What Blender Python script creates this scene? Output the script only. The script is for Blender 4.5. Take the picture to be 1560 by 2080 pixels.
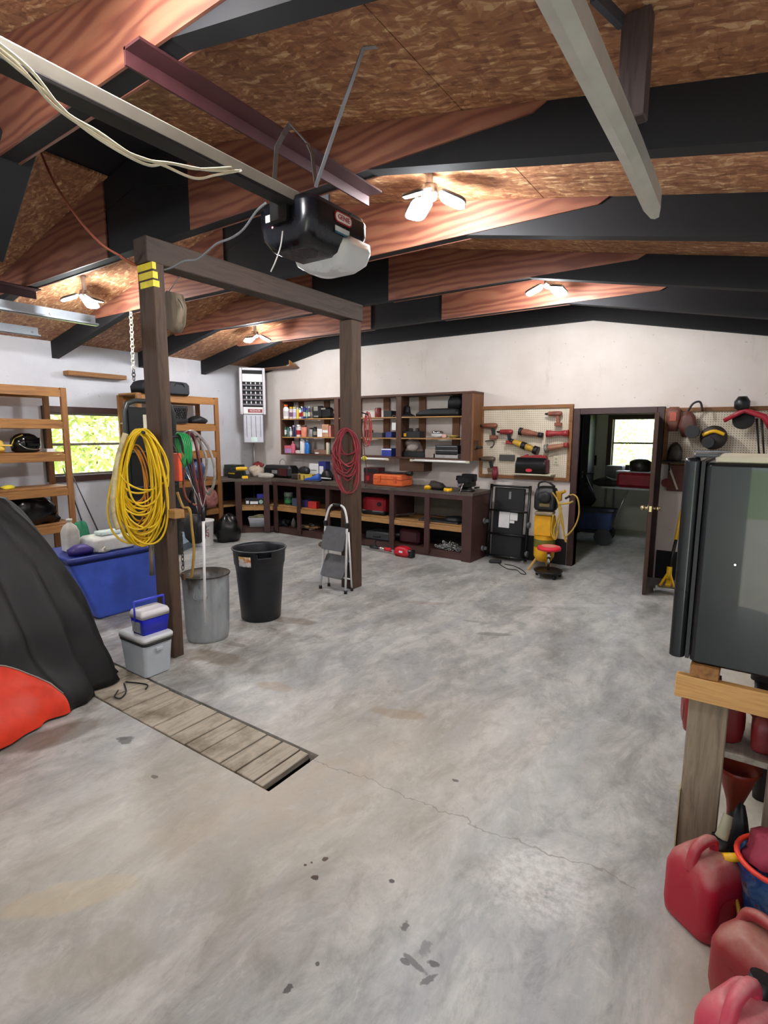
import bpy, bmesh, math, random
from mathutils import Vector, Matrix
random.seed(7)
for o in list(bpy.data.objects): bpy.data.objects.remove(o, do_unlink=True)
SC = bpy.context.scene
COL = SC.collection
# ------------------------------------------------------------------ camera
FPX, PITCH, ROLL, YAW, CAMH = 1094.4, 8.28, 0.2, 34.876, 1.70
_a, _t, _r = math.radians(YAW), math.radians(PITCH), math.radians(ROLL)
FW = Vector((-math.sin(_a)*math.cos(_t), math.cos(_a)*math.cos(_t), -math.sin(_t)))
_rt = Vector((math.cos(_a), math.sin(_a), 0)); _up = _rt.cross(FW)
RT = math.cos(_r)*_rt + math.sin(_r)*_up
UP = -math.sin(_r)*_rt + math.cos(_r)*_up
CAM = Vector((0, 0, CAMH))
cd = bpy.data.cameras.new('camera'); co = bpy.data.objects.new('camera', cd); COL.objects.link(co)
cd.sensor_fit = 'HORIZONTAL'; cd.sensor_width = 36; cd.lens = FPX/1560*36; cd.clip_start = .02; cd.clip_end = 200
M = Matrix((RT, UP, -FW)).transposed().to_4x4(); M.translation = CAM
co.matrix_world = M
SC.camera = co
# ------------------------------------------------------------------ world, sun, exposure
SC.view_settings.view_transform = 'Standard'; SC.view_settings.look = 'None'
SC.view_settings.gamma = 1; SC.view_settings.use_curve_mapping = False
SC.view_settings.exposure = 0.0
w = bpy.data.worlds.new('sky'); SC.world = w; w.use_nodes = True
bg = w.node_tree.nodes['Background']; bg.inputs[0].default_value = (.80, .90, 1, 1); bg.inputs[1].default_value = 6.0
sl = bpy.data.lights.new('sun', 'SUN'); sl.energy = 42; sl.angle = .02; sl.color = (1, .95, .82)
so = bpy.data.objects.new('sun', sl); COL.objects.link(so); so.rotation_euler = (math.radians(-18), math.radians(38), 0)
LAMP_W = 82
LAMP_COL = (.94, .97, 1.0)

# ------------------------------------------------------------------ pixel helpers (1560 x 2080 frame)
def ray(x, y): return FW + RT*((x-780)/FPX) - UP*((y-1040)/FPX)
def PZ(x, y, z=0): d = ray(x, y); return CAM + d*((z-CAMH)/d.z)
def PY(x, y, Y): d = ray(x, y); return CAM + d*(Y/d.y)
def PX(x, y, X): d = ray(x, y); return CAM + d*(X/d.x)
def PN(x, y, p, n):                                  # on the plane through p with normal n
    d = ray(x, y); p = Vector(p); n = Vector(n); return CAM + d*((p-CAM).dot(n)/d.dot(n))
def scale_at(p): return (Vector(p)-CAM).dot(FW)/FPX  # metres per pixel there
def zat(y, p):                                       # height of pixel row y above ground point p
    p = (p[0], p[1], 0.0); x0 = 780+FPX*((Vector(p)-CAM).dot(RT))/((Vector(p)-CAM).dot(FW))
    d = ray(x0, y); k = math.hypot(p[0], p[1])/math.hypot(d.x, d.y); return CAMH+d.z*k

# ------------------------------------------------------------------ mesh builder
def rrect(a, b, r, n=4):
    r = min(r, a*.999, b*.999); pts = []
    for cx, cy, a0 in ((a-r, b-r, 0), (-a+r, b-r, 90), (-a+r, -b+r, 180), (a-r, -b+r, 270)):
        for i in range(n+1):
            t = math.radians(a0+90*i/n); pts.append((cx+r*math.cos(t), cy+r*math.sin(t)))
    return pts
def crom(pts, n=6, closed=False):
    P = [Vector(p) for p in pts]; out = []; N = len(P)
    rng = range(N) if closed else range(N-1)
    for i in rng:
        if closed: p0, p1, p2, p3 = P[i-1], P[i], P[(i+1) % N], P[(i+2) % N]
        else: p0, p1, p2, p3 = P[max(i-1, 0)], P[i], P[i+1], P[min(i+2, N-1)]
        for k in range(n):
            t = k/n
            out.append(.5*((2*p1)+(p2-p0)*t+(2*p0-5*p1+4*p2-p3)*t*t+(3*p1-p0-3*p2+p3)*t**3))
    if not closed: out.append(P[-1])
    return out
class MB:
    def __init__(s): s.v = []; s.f = []; s.sm = []; s.M = None; s.wn = False
    def add(s, vs, fs, smooth=False):
        o = len(s.v)
        for p in vs:
            p = Vector(p)
            if s.M is not None: p = s.M @ p
            s.v.append(p)
        for f in fs: s.f.append([i+o for i in f]); s.sm.append(smooth)
        return s
    def at(s, loc=(0, 0, 0), rx=0, ry=0, rz=0):
        s.M = Matrix.Translation(loc) @ Matrix.Rotation(rz, 4, 'Z') @ Matrix.Rotation(ry, 4, 'Y') @ Matrix.Rotation(rx, 4, 'X'); return s
    def frame(s, m): s.M = m; return s
    def none(s): s.M = None; return s
    def box(s, c, d, ch=0.0):
        hx, hy, hz = d[0]/2, d[1]/2, d[2]/2; cx, cy, cz = c
        if ch <= 0:
            vs = [(cx+i*hx, cy+j*hy, cz+k*hz) for i in (-1, 1) for j in (-1, 1) for k in (-1, 1)]
            return s.add(vs, [(0, 1, 3, 2), (4, 6, 7, 5), (0, 4, 5, 1), (2, 3, 7, 6), (0, 2, 6, 4), (1, 5, 7, 3)])
        ch = min(ch, hx*.9, hy*.9, hz*.9); vs = []; idx = {}
        for i in (-1, 1):
            for j in (-1, 1):
                for k in (-1, 1):
                    for ax in range(3):
                        q = [cx+i*(hx-(ch if ax != 0 else 0)), cy+j*(hy-(ch if ax != 1 else 0)), cz+k*(hz-(ch if ax != 2 else 0))]
                        idx[(i, j, k, ax)] = len(vs); vs.append(q)
        fs = []
        for sgn in (-1, 1):
            fs.append([idx[(sgn, a, b, 0)] for a, b in ((-1, -1), (1, -1), (1, 1), (-1, 1))])
            fs.append([idx[(a, sgn, b, 1)] for a, b in ((-1, -1), (1, -1), (1, 1), (-1, 1))])
            fs.append([idx[(a, b, sgn, 2)] for a, b in ((-1, -1), (1, -1), (1, 1), (-1, 1))])
        for a in (-1, 1):
            for b in (-1, 1):
                fs.append([idx[(a, b, -1, 0)], idx[(a, b, 1, 0)], idx[(a, b, 1, 1)], idx[(a, b, -1, 1)]])
                fs.append([idx[(a, -1, b, 0)], idx[(a, 1, b, 0)], idx[(a, 1, b, 2)], idx[(a, -1, b, 2)]])
                fs.append([idx[(-1, a, b, 1)], idx[(1, a, b, 1)], idx[(1, a, b, 2)], idx[(-1, a, b, 2)]])
        for i in (-1, 1):
            for j in (-1, 1):
                for k in (-1, 1): fs.append([idx[(i, j, k, a)] for a in range(3)])
        return s.add(vs, fs)
    def bx(s, x0, x1, y0, y1, z0, z1, ch=0.0): return s.box(((x0+x1)/2, (y0+y1)/2, (z0+z1)/2), (abs(x1-x0), abs(y1-y0), abs(z1-z0)), ch)
    def beam(s, p0, p1, w, h, ch=0.0, up=(0, 0, 1)):
        p0 = Vector(p0); p1 = Vector(p1); d = p1-p0; L = d.length; d.normalize()
        sd = d.cross(Vector(up))
        if sd.length < 1e-4: sd = Vector((1, 0, 0))
        sd.normalize(); u = sd.cross(d)
        m = Matrix((d, sd, u)).transposed().to_4x4(); m.translation = (p0+p1)/2
        old = s.M; s.M = m if old is None else old @ m; s.box((0, 0, 0), (L, w, h), ch); s.M = old; return s
    def loft(s, rings, cap=(True, True), smooth=True, closed=True):
        n = len(rings[0]); vs = [p for r in rings for p in r]; fs = []
        for i in range(len(rings)-1):
            for j in range(n if closed else n-1):
                k = (j+1) % n; fs.append((i*n+j, i*n+k, (i+1)*n+k, (i+1)*n+j))
        s.add(vs, fs, smooth)
        if cap[0]: s.add(rings[0], [list(range(n))])
        if cap[1]: s.add(rings[-1], [list(range(n))])
        return s
    def rloft(s, secs, r=.02, n=4, c=(0, 0), smooth=True, cap=(True, True)):      # secs: (z, halfx, halfy[, ox, oy])
        rings = []; s.wn = True
        for q in secs:
            ox, oy = (q[3], q[4]) if len(q) > 3 else (0, 0)
            rr = q[5] if len(q) > 5 else r
            rings.append([(c[0]+ox+x, c[1]+oy+y, q[0]) for x, y in rrect(q[1], q[2], rr, n)])
        return s.loft(rings, cap, smooth)
    def lathe(s, prof, n=20, c=(0, 0, 0), sx=1, sy=1, cap=(True, True), smooth=True):
        rings = [[(c[0]+r*sx*math.cos(2*math.pi*i/n), c[1]+r*sy*math.sin(2*math.pi*i/n), c[2]+z) for i in range(n)] for r, z in prof]
        return s.loft(rings, cap, smooth)
    def cyl(s, p0, p1, r0, r1=None, n=14, cap=True, smooth=True):
        r1 = r0 if r1 is None else r1; p0 = Vector(p0); p1 = Vector(p1); d = (p1-p0).normalized()
        a = Vector((0, 0, 1)) if abs(d.z) < .9 else Vector((1, 0, 0)); u = d.cross(a).normalized(); v = d.cross(u)
        rings = [[p+u*(r*math.cos(2*math.pi*i/n))+v*(r*math.sin(2*math.pi*i/n)) for i in range(n)] for p, r in ((p0, r0), (p1, r1))]
        return s.loft(rings, (cap, cap), smooth)
    def tube(s, pts, r, n=8, closed=False, cap=True):
        P = [Vector(p) for p in pts]; N = len(P); rings = []; u = None
        for i in range(N):
            if closed: d = P[(i+1) % N]-P[i-1]
            else: d = P[min(i+1, N-1)]-P[max(i-1, 0)]
            if d.length < 1e-9: d = Vector((0, 0, 1))
            d.normalize()
            if u is None:
                a = Vector((0, 0, 1)) if abs(d.z) < .9 else Vector((1, 0, 0)); u = d.cross(a).normalized()
            else:
                u = u-d*u.dot(d)
                if u.length < 1e-6: u = d.orthogonal()
                u.normalize()
            v = d.cross(u); rr = r[i] if isinstance(r, (list, tuple)) else r
            rings.append([P[i]+u*(rr*math.cos(2*math.pi*k/n))+v*(rr*math.sin(2*math.pi*k/n)) for k in range(n)])
        if closed: rings.append(rings[0]); return s.loft(rings, (False, False), True)
        return s.loft(rings, (cap, cap), True)
    def prism(s, poly, fn0, fn1, smooth=False):        # poly 2D, fn maps 2D -> 3D on either face
        n = len(poly); a = [fn0(*p) for p in poly]; b = [fn1(*p) for p in poly]
        fs = [list(range(n)), list(range(n, 2*n))]
        s.add(a+b, fs); s.add(a+b, [(i, (i+1) % n, n+(i+1) % n, n+i) for i in range(n)], smooth); return s
    def xz(s, poly, y0, y1, smooth=False): return s.prism(poly, lambda x, z: (x, y0, z), lambda x, z: (x, y1, z), smooth)
    def yz(s, poly, x0, x1, smooth=False): return s.prism(poly, lambda y, z: (x0, y, z), lambda y, z: (x1, y, z), smooth)
    def xy(s, poly, z0, z1, smooth=False): return s.prism(poly, lambda x, y: (x, y, z0), lambda x, y: (x, y, z1), smooth)
    def ball(s, c, r, n=12, sc=(1, 1, 1), m=8):
        prof = [(r*math.sin(math.pi*i/m)+1e-5, -r*math.cos(math.pi*i/m)) for i in range(m+1)]
        rings = [[(c[0]+a*sc[0]*math.cos(2*math.pi*i/n), c[1]+a*sc[1]*math.sin(2*math.pi*i/n), c[2]+z*sc[2]) for i in range(n)] for a, z in prof]
        return s.loft(rings, (True, True), True)
    def blob(s, c, d, seed=0, amp=.25, n=18, m=10, flat=True):   # lumpy cloth-like heap resting on z = c.z
        rnd = random.Random(seed); ph = [(rnd.uniform(0, 6.3), rnd.uniform(0, 6.3), rnd.randint(2, 5), rnd.randint(1, 4)) for _ in range(5)]
        rings = []
        for i in range(m+1):
            t = math.pi*i/m; ring = []
            for k in range(n):
                a = 2*math.pi*k/n
                q = 1+amp*sum(math.sin(f*a+p0)*math.sin(g*t+p1) for p0, p1, f, g in ph)/2.2
                x = math.sin(t)*math.cos(a)*q; y = math.sin(t)*math.sin(a)*q; z = -math.cos(t)*(1+.5*(q-1))
                zz = c[2]+(max(z, -.55)+.55)/1.55*d[2] if flat else c[2]+(z+1)*d[2]/2
                ring.append((c[0]+x*d[0]/2, c[1]+y*d[1]/2, zz))
            rings.append(ring)
        return s.loft(rings, (True, True), True)
    def mesh(s, name):
        me = bpy.data.meshes.new(name); me.from_pydata([tuple(p) for p in s.v], [], s.f)
        bm = bmesh.new(); bm.from_mesh(me)
        for f, sm in zip(bm.faces, s.sm): f.smooth = sm
        bmesh.ops.remove_doubles(bm, verts=bm.verts, dist=1e-5)
        bmesh.ops.recalc_face_normals(bm, faces=bm.faces)
        bm.to_mesh(me); bm.free(); return me

def link(o, parent=None):
    COL.objects.link(o)
    if parent is not None: o.parent = parent
    return o
def tag(o, label=None, cat=None, group=None, kind=None):
    if label: o['label'] = label
    if cat: o['category'] = cat
    if group: o['group'] = group
    if kind: o['kind'] = kind
    return o
def OB(name, mb, mat, parent=None, label=None, cat=None, group=None, kind=None, loc=None, rz=0):
    me = mb.mesh(name); me.materials.append(mat)
    o = link(bpy.data.objects.new(name, me), parent)
    if mb.wn: wm = o.modifiers.new('flat_face_normals', 'WEIGHTED_NORMAL'); wm.weight = 100
    if loc is not None: o.location = loc
    if rz: o.rotation_euler = (0, 0, rz)
    return tag(o, label, cat, group, kind)
def TH(name, label, cat, loc=(0, 0, 0), rz=0, group=None, kind=None):
    o = bpy.data.objects.new(name, None); o.empty_display_size = .05; link(o)
    o.location = loc; o.rotation_euler = (0, 0, rz); return tag(o, label, cat, group, kind)
def TXT(text, size, mat, parent, loc, rot, name='lettering', ext=.001, align='CENTER'):
    c = bpy.data.curves.new('txt', 'FONT'); c.body = text; c.size = size; c.extrude = ext; c.align_x = align; c.align_y = 'CENTER'; c.resolution_u = 3
    t = bpy.data.objects.new('txt', c); COL.objects.link(t)
    bpy.context.view_layer.update()
    me = bpy.data.meshes.new_from_object(t.evaluated_get(bpy.context.evaluated_depsgraph_get()))
    bpy.data.objects.remove(t, do_unlink=True); me.materials.clear(); me.materials.append(mat)
    o = link(bpy.data.objects.new(name, me), parent); o.location = loc; o.rotation_euler = rot; return o

# ------------------------------------------------------------------ materials
def lin(c):
    if isinstance(c, str):
        c = c.lstrip('#'); c = [int(c[i:i+2], 16)/255 for i in (0, 2, 4)]
        return tuple(x/12.92 if x <= .04045 else ((x+.055)/1.055)**2.4 for x in c)+(1,)
    return tuple(c)+(1,)
class NT:
    def __init__(s, name):
        s.m = bpy.data.materials.new(name); s.m.use_nodes = True; s.t = s.m.node_tree; s.b = s.t.nodes['Principled BSDF']
        s.tc = s.n('ShaderNodeTexCoord')
    def n(s, t, **k):
        nd = s.t.nodes.new(t)
        for a, b in k.items(): setattr(nd, a, b)
        return nd
    def l(s, a, b): s.t.links.new(a, b)
    def val(s, sock, v):
        if hasattr(v, 'is_linked') or hasattr(v, 'links'): s.l(v, sock)
        else: sock.default_value = v
    def math(s, op, a, b=0.0, c=0.0, clamp=False):
        nd = s.n('ShaderNodeMath', operation=op, use_clamp=clamp); s.val(nd.inputs[0], a); s.val(nd.inputs[1], b); s.val(nd.inputs[2], c); return nd.outputs[0]
    def mix(s, f, a, b, bt='MIX'):
        nd = s.n('ShaderNodeMix', data_type='RGBA', blend_type=bt); s.val(nd.inputs[0], f); s.val(nd.inputs[6], a); s.val(nd.inputs[7], b); return nd.outputs[2]
    def mapping(s, sc=(1, 1, 1), rot=(0, 0, 0), loc=(0, 0, 0), src='Object'):
        m = s.n('ShaderNodeMapping'); s.l(s.tc.outputs[src], m.inputs[0]); m.inputs['Scale'].default_value = sc; m.inputs['Rotation'].default_value = rot; m.inputs['Location'].default_value = loc; return m.outputs[0]
    def noise(s, vec, scale=5, detail=4, rough=.55, dist=0):
        nd = s.n('ShaderNodeTexNoise'); s.l(vec, nd.inputs['Vector']); nd.inputs['Scale'].default_value = scale; nd.inputs['Detail'].default_value = detail; nd.inputs['Roughness'].default_value = rough; nd.inputs['Distortion'].default_value = dist; return nd.outputs[0]
    def ramp(s, f, stops):
        nd = s.n('ShaderNodeValToRGB'); s.l(f, nd.inputs[0]); e = nd.color_ramp.elements
        while len(e) < len(stops): e.new(.5)
        for q, (p, c) in zip(e, stops): q.position = p; q.color = c if len(c) == 4 else lin(c)
        return nd.outputs[0]
    def step(s, f, a, b): return s.ramp(f, [(a, (0, 0, 0, 1)), (b, (1, 1, 1, 1))])
    def bump(s, h, strength=.3, dist=.01):
        nd = s.n('ShaderNodeBump'); s.l(h, nd.inputs['Height']); nd.inputs['Strength'].default_value = strength; nd.inputs['Distance'].default_value = dist; s.l(nd.outputs[0], s.b.inputs['Normal'])
    def out(s, col=None, rough=None, metal=None):
        if col is not None: s.val(s.b.inputs['Base Color'], col)
        if rough is not None: s.val(s.b.inputs['Roughness'], rough)
        if metal is not None: s.val(s.b.inputs['Metallic'], metal)
        return s.m
_mc = {}
def mat(col, rough=.5, metal=0.0, var=.18, scale=9.0, bump=0.0, coat=0.0):
    key = (col, rough, metal, var, scale, bump, coat)
    if key in _mc: return _mc[key]
    t = NT('paint_'+str(col).strip('#')); c = lin(col); v = t.mapping()
    f = t.noise(v, scale, 5, .6)
    lo = tuple(x*(1-var) for x in c[:3])+(1,); hi = tuple(min(1, x*(1+var)) for x in c[:3])+(1,)
    t.out(t.ramp(f, [(.3, lo), (.7, hi)]), t.math('MULTIPLY_ADD', f, .2, rough-.1), metal)
    if bump: t.bump(t.noise(v, scale*6, 3), bump, .004)
    if coat: t.b.inputs['Coat Weight'].default_value = coat
    _mc[key] = t.m; return t.m
def wood(c1, c2, axis='x', sc=1.0, rough=.6, name='wood', knots=False, dirt=None):
    key = ('w', c1, c2, axis, sc, rough, knots, dirt)
    if key in _mc: return _mc[key]
    t = NT(name); st = {'x': (1.2, 14, 14), 'y': (14, 1.2, 14), 'z': (14, 14, 1.2)}[axis]
    v = t.mapping(tuple(x*sc for x in st)); f = t.noise(v, 1.6, 6, .62, .8)
    g = t.noise(v, 7, 3, .5)
    col = t.ramp(f, [(.25, c1), (.5, c2), (.72, c1)])
    col = t.mix(t.math('MULTIPLY', g, .35), col, lin(c1), 'MULTIPLY')
    if dirt:
        d = t.step(t.noise(t.mapping((1.5, 1.5, 1.5)), 2.2, 5, .65), .48, .68); col = t.mix(d, col, lin(dirt))
    t.out(col, t.math('MULTIPLY_ADD', f, .2, rough-.1)); t.bump(g, .18, .004); _mc[key] = t.m; return t.m
def mat_osb():
    t = NT('osb_sheet'); v = t.mapping((1, 1, 1))
    warp = t.n('ShaderNodeVectorMath', operation='ADD'); nz = t.n('ShaderNodeTexNoise'); t.l(v, nz.inputs['Vector']); nz.inputs['Scale'].default_value = 5; nz.inputs['Detail'].default_value = 2
    sc = t.n('ShaderNodeVectorMath', operation='SCALE'); t.l(nz.outputs['Color'], sc.inputs[0]); sc.inputs['Scale'].default_value = .10
    t.l(v, warp.inputs[0]); t.l(sc.outputs[0], warp.inputs[1])
    def flakes(sx, sy, rnd):
        m = t.n('ShaderNodeMapping'); t.l(warp.outputs[0], m.inputs[0]); m.inputs['Scale'].default_value = (sx, sy, 1); m.inputs['Rotation'].default_value = (0, 0, rnd)
        vo = t.n('ShaderNodeTexVoronoi'); t.l(m.outputs[0], vo.inputs['Vector']); vo.inputs['Scale'].default_value = 1; vo.inputs['Randomness'].default_value = 1
        bw = t.n('ShaderNodeSeparateColor'); t.l(vo.outputs['Color'], bw.inputs[0]); return bw.outputs[0], vo.outputs['Distance']
    a, da = flakes(15, 46, .2); b, db = flakes(20, 60, -.35); c, dc = flakes(46, 17, .1)
    mx = t.math('MULTIPLY_ADD', b, .4, t.math('MULTIPLY', a, .4)); mx = t.math('MULTIPLY_ADD', c, .2, mx)
    col = t.ramp(mx, [(.12, '#7e5138'), (.36, '#9c6a48'), (.58, '#b07c56'), (.74, '#c79b70'), (.90, '#e6c698')])
    big = t.noise(v, .9, 4, .6); col = t.mix(t.step(big, .42, .72), col, t.mix(.35, col, lin('#5a3a2c')))
    t.out(col, .62); t.bump(mx, .25, .004); return t.m
def mat_ply():
    t = NT('plywood_stained'); v = t.mapping((1, 1, 1))
    m = t.n('ShaderNodeMapping'); t.l(v, m.inputs[0]); m.inputs['Scale'].default_value = (.55, 1, 3.2)
    wv = t.n('ShaderNodeTexWave', wave_type='BANDS', bands_direction='Z'); t.l(m.outputs[0], wv.inputs['Vector']); wv.inputs['Scale'].default_value = 1.5; wv.inputs['Distortion'].default_value = 16; wv.inputs['Detail'].default_value = 3; wv.inputs['Detail Scale'].default_value = .9
    col = t.ramp(wv.outputs[0], [(.05, '#7c4a38'), (.4, '#955c44'), (.85, '#a36e52')])
    fg = t.noise(t.mapping((2, 2, 40)), 3, 3); col = t.mix(t.math('MULTIPLY', fg, .35), col, lin('#5c3630'))
    col = t.mix(t.math('MULTIPLY', t.noise(v, 1.3, 4), .4), col, lin('#5e3431'), 'MIX')
    t.out(col, .5); t.bump(wv.outputs[0], .08, .003); return t.m
def mat_wall(base, stain, name, warm=None):
    t = NT(name); v = t.mapping()
    n1 = t.noise(v, 1.3, 6, .62); n2 = t.noise(t.mapping((2.5, 2.5, .6)), 1.4, 6, .7); n3 = t.noise(v, 14, 3)
    col = t.ramp(n1, [(.3, lin(stain)), (.62, lin(base))])
    col = t.mix(t.step(n2, .62, .82), col, lin('#b3aca4'))
    sp = t.step(t.noise(v, 26, 2, .5), .72, .76); col = t.mix(t.math('MULTIPLY', sp, .5), col, lin('#8d8780'))
    if warm:
        sx = t.n('ShaderNodeSeparateXYZ'); t.l(v, sx.inputs[0])
        f = t.math('MULTIPLY', t.ramp(t.math('MULTIPLY_ADD', sx.outputs[0], .2, 1.3), [(0, (0, 0, 0, 1)), (1, (1, 1, 1, 1))]), .55)
        col = t.mix(f, col, lin(warm), 'MIX')
    t.out(col, .7); t.bump(n3, .12, .004); return t.m
def mat_floor(spots):
    t = NT('concrete_floor'); v = t.mapping(); sx = t.n('ShaderNodeSeparateXYZ'); t.l(v, sx.inputs[0]); X, Y = sx.outputs[0], sx.outputs[1]
    wv = t.mapping((1.5, .75, 1), (0, 0, math.radians(-28)))
    n1 = t.noise(wv, 1.5, 12, .72, .5); n2 = t.noise(t.mapping((1.3, .8, 1), (0, 0, .5)), 5.5, 10, .74, .5); n3 = t.noise(v, 40, 3); n4 = t.noise(t.mapping((2.2, .6, 1), (0, 0, math.radians(25)), (3, 1, 0)), 1.7, 7, .68, .5)
    col = t.ramp(n1, [(.30, '#787874'), (.42, '#9a9a96'), (.54, '#b9b9b4'), (.68, '#d2d1cb')])
    col = t.mix(t.math('MULTIPLY', t.step(n4, .46, .64), .7), col, lin('#9fa3a6'))
    col = t.mix(t.math('MULTIPLY', t.step(n2, .50, .66), .65), col, lin('#7c7b78'))
    col = t.mix(t.math('MULTIPLY', t.step(n2, .49, .34), .0), col, lin('#dddcd8'))
    col = t.mix(t.math('MULTIPLY', t.ramp(n2, [(.30, (1, 1, 1, 1)), (.45, (0, 0, 0, 1))]), .55), col, lin('#dcdbd6'))
    # beige worn band between trench and camera, bluish band along the right
    d1 = t.math('ABSOLUTE', t.math('ADD', t.math('MULTIPLY_ADD', X, .62, 1.5), t.math('MULTIPLY', Y, -.25)))
    f1 = t.math('MULTIPLY', t.math('SUBTRACT', 1.0, t.math('MULTIPLY', d1, 1.5), clamp=True), t.math('SUBTRACT', 1.0, t.math('MULTIPLY', t.math('ABSOLUTE', t.math('SUBTRACT', Y, 1.6)), .55), clamp=True), clamp=True)
    f1 = t.math('MULTIPLY', f1, t.math('MULTIPLY_ADD', n2, 1.2, .1), clamp=True)
    col = t.mix(t.math('MULTIPLY', f1, .8), col, lin('#d6cab2'))
    # brown dirt by the trench and the posts
    f2 = t.math('MULTIPLY', t.step(t.math('MULTIPLY', X, -.2), .56, .70), t.step(n2, .40, .62))
    f2 = t.math('MULTIPLY', f2, t.step(t.math('MULTIPLY_ADD', Y, -.3, 1.4), .0, .5))
    col = t.mix(t.math('MULTIPLY', f2, .55), col, lin('#7d6c55'))
    # wall-side dust band right
    fr = t.step(t.math('MULTIPLY_ADD', X, 1.6, t.math('MULTIPLY_ADD', n2, .5, .22)), .15, .5); col = t.mix(t.math('MULTIPLY', fr, .6), col, lin('#c3b9a4'))
    fine = t.math('MULTIPLY_ADD', n3, .24, .88); col = t.mix(1.0, col, t.ramp(fine, [(0, (0, 0, 0, 1)), (1, (1, 1, 1, 1))]), 'MULTIPLY')
    # pale patch, scuffing plus a lamp reflection put into the colour; crack line
    def spot(cx, cy, rx, ry, a=0.0, wob=.5):
        nz = t.math('MULTIPLY_ADD', t.noise(v, .9/max(rx, .006), 3), wob, -wob/2)
        ca, sa = math.cos(a), math.sin(a)
        dx = t.math('ADD', X, -cx); dy = t.math('ADD', Y, -cy)
        u = t.math('DIVIDE', t.math('ADD', t.math('MULTIPLY', dx, ca), t.math('MULTIPLY', dy, sa)), rx)
        q = t.math('DIVIDE', t.math('ADD', t.math('MULTIPLY', dx, -sa), t.math('MULTIPLY', dy, ca)), ry)
        r = t.math('SQRT', t.math('ADD', t.math('MULTIPLY', u, u), t.math('MULTIPLY', q, q)))
        return t.math('ADD', r, nz)
    r = spot(-.58, 1.86, .26, .24, 0, .8)
    pf = t.math('MULTIPLY', t.ramp(r, [(.55, (1, 1, 1, 1)), (1.05, (0, 0, 0, 1))]), t.math('MULTIPLY_ADD', t.step(t.noise(v, 34, 4, .7), .36, .62), .75, .1))
    col = t.mix(t.math('MULTIPLY', pf, .75), col, lin('#e2e0dc'))
    for cx, cy, rx, ry, a, colr, op in spots:
        r = spot(cx, cy, rx, ry, a, 1.5)
        col = t.mix(t.math('MULTIPLY', t.ramp(r, [(.75, (1, 1, 1, 1)), (1.0, (0, 0, 0, 1))]), op), col, lin(colr))
    wob = t.math('MULTIPLY_ADD', t.noise(v, 3.2, 4, .7), .22, -.11)
    cr = t.math('ABSOLUTE', t.math('ADD', t.math('ADD', t.math('MULTIPLY_ADD', X, -.06, Y), -2.06), wob))
    inx = t.math('MULTIPLY', t.math('GREATER_THAN', X, -1.82), t.math('LESS_THAN', X, -.25))
    col = t.mix(t.math('MULTIPLY', t.math('MULTIPLY', t.math('LESS_THAN', cr, .0035), inx), .5), col, lin('#6f675a'))
    t.out(col, t.math('MULTIPLY_ADD', n1, .25, .30)); t.bump(t.math('MULTIPLY_ADD', n3, .3, n2), .10, .006); return t.m
def mat_emit(col, s, name='lit_panel'):
    m = bpy.data.materials.new(name); m.use_nodes = True; b = m.node_tree.nodes['Principled BSDF']
    b.inputs['Base Color'].default_value = (.9, .9, .9, 1); b.inputs['Emission Color'].default_value = tuple(col)+(1,); b.inputs['Emission Strength'].default_value = s; return m
def mat_glass():
    m = bpy.data.materials.new('window_glass'); m.use_nodes = True; nt = m.node_tree; nt.nodes.clear()
    o = nt.nodes.new('ShaderNodeOutputMaterial'); mx = nt.nodes.new('ShaderNodeMixShader'); tr = nt.nodes.new('ShaderNodeBsdfTransparent'); gl = nt.nodes.new('ShaderNodeBsdfGlossy'); gl.inputs['Roughness'].default_value = .03
    mx.inputs[0].default_value = .06; nt.links.new(tr.outputs[0], mx.inputs[1]); nt.links.new(gl.outputs[0], mx.inputs[2]); nt.links.new(mx.outputs[0], o.inputs[0]); return m
def mat_peg():
    t = NT('pegboard'); v = t.mapping((1, 1, 1)); sx = t.n('ShaderNodeSeparateXYZ'); t.l(v, sx.inputs[0])
    fx = t.math('SUBTRACT', t.math('FRACT', t.math('MULTIPLY', sx.outputs[0], 39.4)), .5); fz = t.math('SUBTRACT', t.math('FRACT', t.math('MULTIPLY', sx.outputs[2], 39.4)), .5)
    r = t.math('ADD', t.math('MULTIPLY', fx, fx), t.math('MULTIPLY', fz, fz))
    f = t.math('LESS_THAN', r, .035)
    col = t.mix(t.step(t.noise(v, 2.2, 5, .6), .4, .7), lin('#d8cdb8'), lin('#c4b79f'))
    t.out(t.mix(f, col, lin('#6a5a45')), .6); return t.m
OSB, PLY = mat_osb(), mat_ply()
DARK = mat('#0c0d12', .75, 0, .35, 5)
WALL = mat_wall('#e2e3e8', '#d2d3d9', 'white_wall', None)
WALLB = mat_wall('#dfd6cf', '#d3c7be', 'white_wall_back', None)
TIMBER = wood('#33241b', '#5a4433', 'z', .8, .7, 'timber_brown')
TIMBERY = wood('#2e221d', '#4d3d33', 'y', .8, .7, 'beam_brown')
PINE = wood('#7c5129', '#a8763f', 'y', 1, .6, 'pine_y'); PINEZ = wood('#744a26', '#9c6b3a', 'z', 1, .6, 'pine_z'); PINEX = wood('#8a6236', '#bb8f58', 'x', 1, .6, 'pine_x')
PINEH = wood('#b98445', '#dcae6c', 'x', 1, .55, 'pine_light')
GREYW = wood('#54483a', '#a09078', 'z', .7, .75, 'weathered_post')
GREYP = wood('#9d9486', '#c6bdac', 'y', 1.1, .75, 'weathered_plank', dirt='#7a6e5c')
PURP = mat('#3a2428', .55, 0, .35, 6, .1)
WDARK = wood('#3b2218', '#5d3a28', 'z', 1, .6, 'dark_stained')
WDARKX = wood('#3b2218', '#5d3a28', 'x', 1, .6, 'dark_stained_x')
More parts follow.
